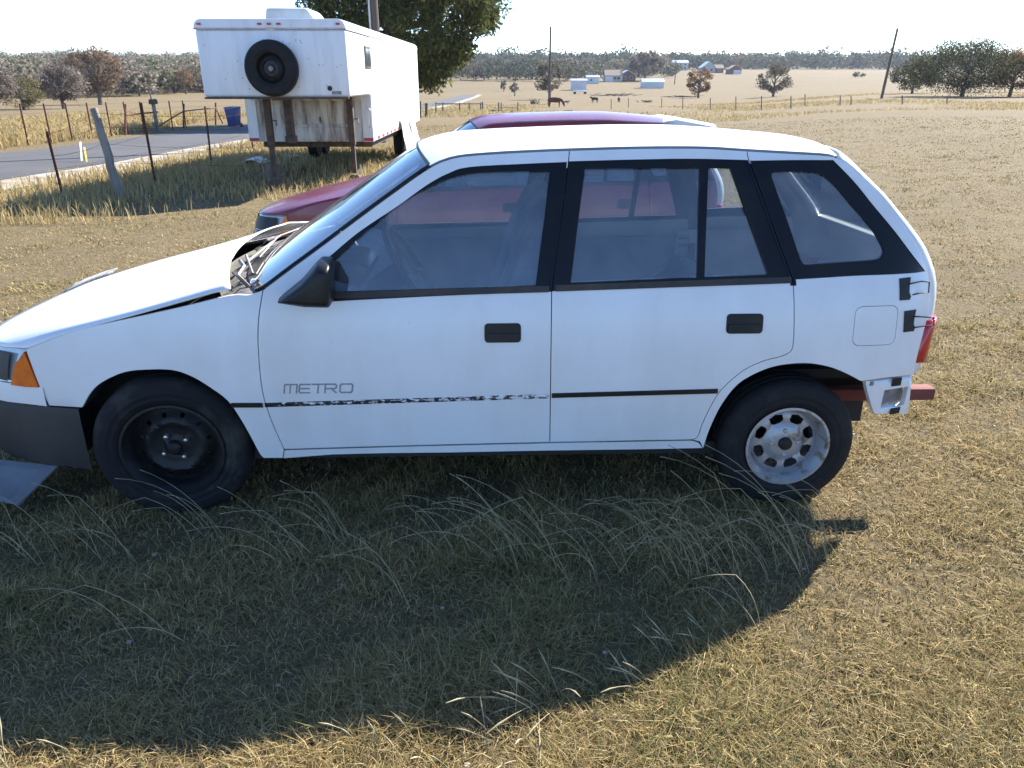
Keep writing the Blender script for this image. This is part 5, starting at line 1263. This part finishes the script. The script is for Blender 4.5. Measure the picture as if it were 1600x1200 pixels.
# ------------------------------------------------------------------ grass
GRASS = colmat('dry_grass', .8, .2, .3)
_STRAW = np.array([(.43, .32, .145), (.36, .265, .11), (.48, .38, .195), (.30, .215, .088), (.25, .205, .085), (.215, .205, .075), (.17, .18, .055)])
def patch(x, y, s, seed):                                       # smooth value noise in 0..1 from sines
    r_ = np.random.default_rng(seed); v = np.zeros_like(x)
    for k in range(7):
        a = r_.uniform(0, 6.28); f = s * r_.uniform(.6, 2.2); v += np.sin((x * math.cos(a) + y * math.sin(a)) * f + r_.uniform(0, 6.28))
    return 1 / (1 + np.exp(-v * 1.1))
def blades(n, X, Y, h, wd, lean, rng, col, droop=.5):
    Z = terr(X, Y) - .002
    az = rng.uniform(0, 2 * math.pi, n); l = lean * rng.uniform(.2, 1.3, n)
    dx, dy = np.cos(az), np.sin(az); sa = az + rng.normal(size=n) * .8 + math.pi / 2; sx, sy = np.cos(sa) * wd / 2, np.sin(sa) * wd / 2
    hm = h * .55; m = np.stack([X + dx * hm * l * .6, Y + dy * hm * l * .6, Z + hm / np.sqrt(1 + l * l * .5)], 1)
    t = np.stack([X + dx * h * l, Y + dy * h * l, Z + np.maximum(h / np.sqrt(1 + l * l) * (1 - droop * rng.uniform(0, .6, n)), .004)], 1)
    b = np.stack([X, Y, Z], 1); s = np.stack([sx, sy, np.zeros(n)], 1)
    V = np.stack([b - s, b + s, m + s * .8, m - s * .8, t], 1).reshape(-1, 3); i = np.arange(n)[:, None] * 5
    return V, i + np.array([[0, 1, 2, 3]]), i + np.array([[3, 2, 4]]), np.repeat(col, 5, 0)
def scatter_view(n, y0, y1, rng, amax=.86, pw=1.6):
    """points over the ground, density falling with distance"""
    u = rng.random(n); e = 1 - pw if pw != 1 else 1e-6
    e = 2 - pw; Y = (y0 ** e + u * (y1 ** e - y0 ** e)) ** (1 / e) if abs(e) > 1e-6 else y0 * (y1 / y0) ** u
    X = (rng.random(n) * 2 - 1) * (amax * Y + 1.5); return X, Y
def sward(name, n, y0, y1, hfun, wfun, lean, seed, lab, pw=2.6, per=14, spread=1.):
    rng = np.random.default_rng(seed); m = n // per; TX, TY = scatter_view(m, y0, y1, rng, pw=pw); ti = rng.integers(0, m, n)
    cell = (.022 + .004 * TY)[ti] * spread; X = TX[ti] + rng.normal(size=n) * cell; Y = TY[ti] + rng.normal(size=n) * cell; tv = rng.uniform(.8, 1.15, m)[ti]
    pa = patch(X, Y, 1.6, 5); pb = patch(X, Y, 6.0, 9); keep = rng.random(n) < np.clip(.52 + .7 * pb * (.4 + pa), 0, 1)
    keep &= ~((X > -15) & (X < -9.0) & (Y > 5))
    X, Y, pa, pb, tv = X[keep], Y[keep], pa[keep], pb[keep], tv[keep]; n = len(X)
    green = patch(X, Y, 2.3, 14)
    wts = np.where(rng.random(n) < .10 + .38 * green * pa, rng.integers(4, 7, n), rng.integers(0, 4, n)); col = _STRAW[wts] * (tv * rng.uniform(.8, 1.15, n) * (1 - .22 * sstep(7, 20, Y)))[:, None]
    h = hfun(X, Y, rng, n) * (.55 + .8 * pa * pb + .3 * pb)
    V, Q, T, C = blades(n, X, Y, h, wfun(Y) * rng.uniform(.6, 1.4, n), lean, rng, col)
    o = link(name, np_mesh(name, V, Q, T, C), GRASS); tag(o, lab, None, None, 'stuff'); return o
sward('grass', 430000, .9, 5.2, lambda X, Y, r_, n: r_.uniform(.02, .075, n), lambda Y: .0013 + .0008 * Y, 1.5, 1, 'short matted dry grass around the cars', pw=2.0)
sward('grass', 200000, 5.0, 42, lambda X, Y, r_, n: r_.uniform(.012, .04, n) + .0006 * Y, lambda Y: .0015 + .0009 * Y, 1.7, 2, 'short tan grass of the mown field', pw=2.2, per=8, spread=2.2)
# taller straw along fences, round the trailer and in the far pasture
def tall(name, n, fx, h0, h1, seed, lab, wk=.0011):
    rng = np.random.default_rng(seed); X, Y = fx(rng, n); n = len(X); col = _STRAW[rng.integers(0, 3, n)] * rng.uniform(.8, 1.15, (n, 1))
    V, Q, T, C = blades(n, X, Y, rng.uniform(h0, h1, n), (.002 + wk * Y) * rng.uniform(.7, 1.3, n), .55, rng, col); o = link(name, np_mesh(name, V, Q, T, C), GRASS); return tag(o, lab, None, None, 'stuff')
def f1(rng, n): Y = rng.uniform(9.5, 32, n); X = -6.6 + rng.normal(size=n) * .8 + np.where(rng.random(n) < .3, -1.1, 0); k = X > -8.9; return X[k], Y[k]
tall('tall_grass', 16000, f1, .08, .30, 31, 'pale standing straw along the roadside fence')
def f2(rng, n):
    Y = rng.uniform(30, 120, n); X = Y * rng.uniform(-.16, .75, n); k = (patch(X, Y, .12, 41) > .4 + .35 * rng.random(n)) & (Y > 34 + 18 * np.clip(X / 20, 0, 1)); return X[k], Y[k]
tall('tall_grass', 50000, f2, .07, .26, 32, 'pale standing straw across the far pasture', .0010)
def f3(rng, n):
    Y = rng.uniform(18, 60, n); X = rng.uniform(-26, -15.8, n) * (Y / 32) ** .35; k = X < -15.4; return X[k], Y[k]
tall('tall_grass', 30000, f3, .2, .5, 33, 'pale standing straw in the meadow across the road', .0012)
def f4(rng, n):
    Y = rng.uniform(12, 24, n); X = np.where(rng.random(n) < .5, -2.5 + rng.normal(size=n) * .35, rng.uniform(-5.0, -2.5, n)); return X, Y
tall('tall_grass', 7000, f4, .08, .26, 34, 'unmown straw growing round the trailer')
# long bent seed stalks beside the white car
rng = np.random.default_rng(9); pyr = random.Random(9); V = []; mb = MB(); cols = []
CL_ = [(535, 850, 7, .42), (470, 880, 6, .40), (826, 878, 9, .46), (790, 880, 4, .5), (905, 905, 4, .52), (1010, 872, 7, .45), (1120, 902, 9, .50), (1180, 905, 7, .5), (1245, 895, 9, .52), (1290, 860, 8, .42), (1305, 882, 5, .36), (1150, 985, 4, .36), (640, 930, 3, .4), (250, 1010, 3, .42), (190, 880, 5, .4), (60, 880, 6, .4), (330, 830, 6, .38), (720, 860, 5, .4), (960, 900, 5, .42), (1060, 905, 6, .44)]
for u, v, k, L_ in CL_:
    g = ground_hit(u, v)
    for _ in range(k):
        x0 = g[0] + pyr.gauss(0, .05); y0 = g[1] + pyr.gauss(0, .035); z0 = float(terr(x0, y0)); L = L_ * pyr.uniform(.7, 1.2); az = math.pi + pyr.gauss(0, .38); a = math.radians(pyr.uniform(58, 82)); bend = math.radians(pyr.uniform(45, 95)); kink = pyr.random() < .45
        p = Vector((x0, y0, z0 - .01)); pts = [p.copy()]; ns = 9
        for i in range(ns):
            t = i / ns; ang = a - bend * t ** 1.4 - (math.radians(35) if kink and t > .6 else 0)
            p = p + Vector((math.cos(az) * math.cos(ang), math.sin(az) * math.cos(ang), math.sin(ang))) * (L / ns); p.z = max(p.z, z0 + .012); pts.append(p.copy())
        mb.tube(pts, [.0013] * 4 + [.0011] * 3 + [.0009] * 2 + [.0014], 3, cap=False)
M['stalk'] = pmat('dry_seed_stalks', (.36, .30, .175), .8, c2=(.24, .21, .105), scale=9)
o = mb.build('grass_stalks', M['stalk']); tag(o, 'long bent dry seed stalks arching in the shade of the white car', None, None, 'stuff')
# sunlit stalks and seed heads at the edge of the shadow
mb = MB()
for u, v, k, L_ in ((820, 1110, 8, .16), (860, 1085, 6, .18), (1000, 1075, 7, .15), (1060, 1030, 5, .13), (900, 1090, 6, .2), (40, 1180, 9, .12), (560, 1185, 8, .10), (640, 1185, 8, .09), (1120, 1010, 6, .12), (780, 1160, 6, .13)):
    g = ground_hit(u, v)
    for _ in range(k):
        x0 = g[0] + pyr.gauss(0, .045); y0 = g[1] + pyr.gauss(0, .03); z0 = float(terr(x0, y0)); az = math.pi + pyr.gauss(0, .9); a = math.radians(pyr.uniform(15, 70)); L = L_ * pyr.uniform(.7, 1.3); p = Vector((x0, y0, z0)); pts = [p.copy()]
        for i in range(5):
            ang = a - i * .12; p = p + Vector((math.cos(az) * math.cos(ang), math.sin(az) * math.cos(ang), math.sin(ang))) * (L / 5); pts.append(p.copy())
        mb.tube(pts, [.0016, .0014, .0013, .0012, .0028, .0006], 4, cap=False)
o = mb.build('grass_stalks', M['stalk']); tag(o, 'short pale seed heads along the edge of the car shadow', None, None, 'stuff')
# pebbles
mb = MB(); rs = random.Random(21); ico = bmesh.new(); bmesh.ops.create_icosphere(ico, subdivisions=1, radius=1); iv = [v.co.copy() for v in ico.verts]; fi = [tuple(v.index for v in f.verts) for f in ico.faces]; ico.free()
for _ in range(560):
    y = 1.15 + 9 * rs.random() ** 2.2; x = rs.uniform(-.8, .8) * (y + .3); s = rs.uniform(.002, .0055) * (1 + .12 * y) * (1.6 if rs.random() < .06 else 1)
    z = float(terr(x, y)); mb.add([(x + v.x * s * rs.uniform(.9, 1.2), y + v.y * s, z + .3 * s + v.z * s * .5) for v in iv], fi)
M['pebble'] = pmat('pale_limestone', (.46, .45, .43), .9, c2=(.30, .28, .26), scale=30)
o = mb.build('pebbles', M['pebble'], smooth=True); tag(o, 'pale limestone pebbles scattered in the grass', None, None, 'stuff')
# ------------------------------------------------------------------ air
mb = MB(); mb.box((0, 1350, 14), (6400, 3900, 46)); hz = mb.build('haze', None)
hm = bpy.data.materials.new('pale_air'); hm.use_nodes = True; hn = hm.node_tree; hn.nodes.clear()
ho = N(hn, 'ShaderNodeOutputMaterial'); hv = N(hn, 'ShaderNodeVolumePrincipled'); hv.inputs['Color'].default_value = (.80, .88, 1, 1); hv.inputs['Density'].default_value = .00011; hv.inputs['Anisotropy'].default_value = .3
hn.links.new(hv.outputs[0], ho.inputs['Volume']); hz.data.materials.append(hm); hz['kind'] = 'stuff'; hz['label'] = 'thin pale haze over the far woods'
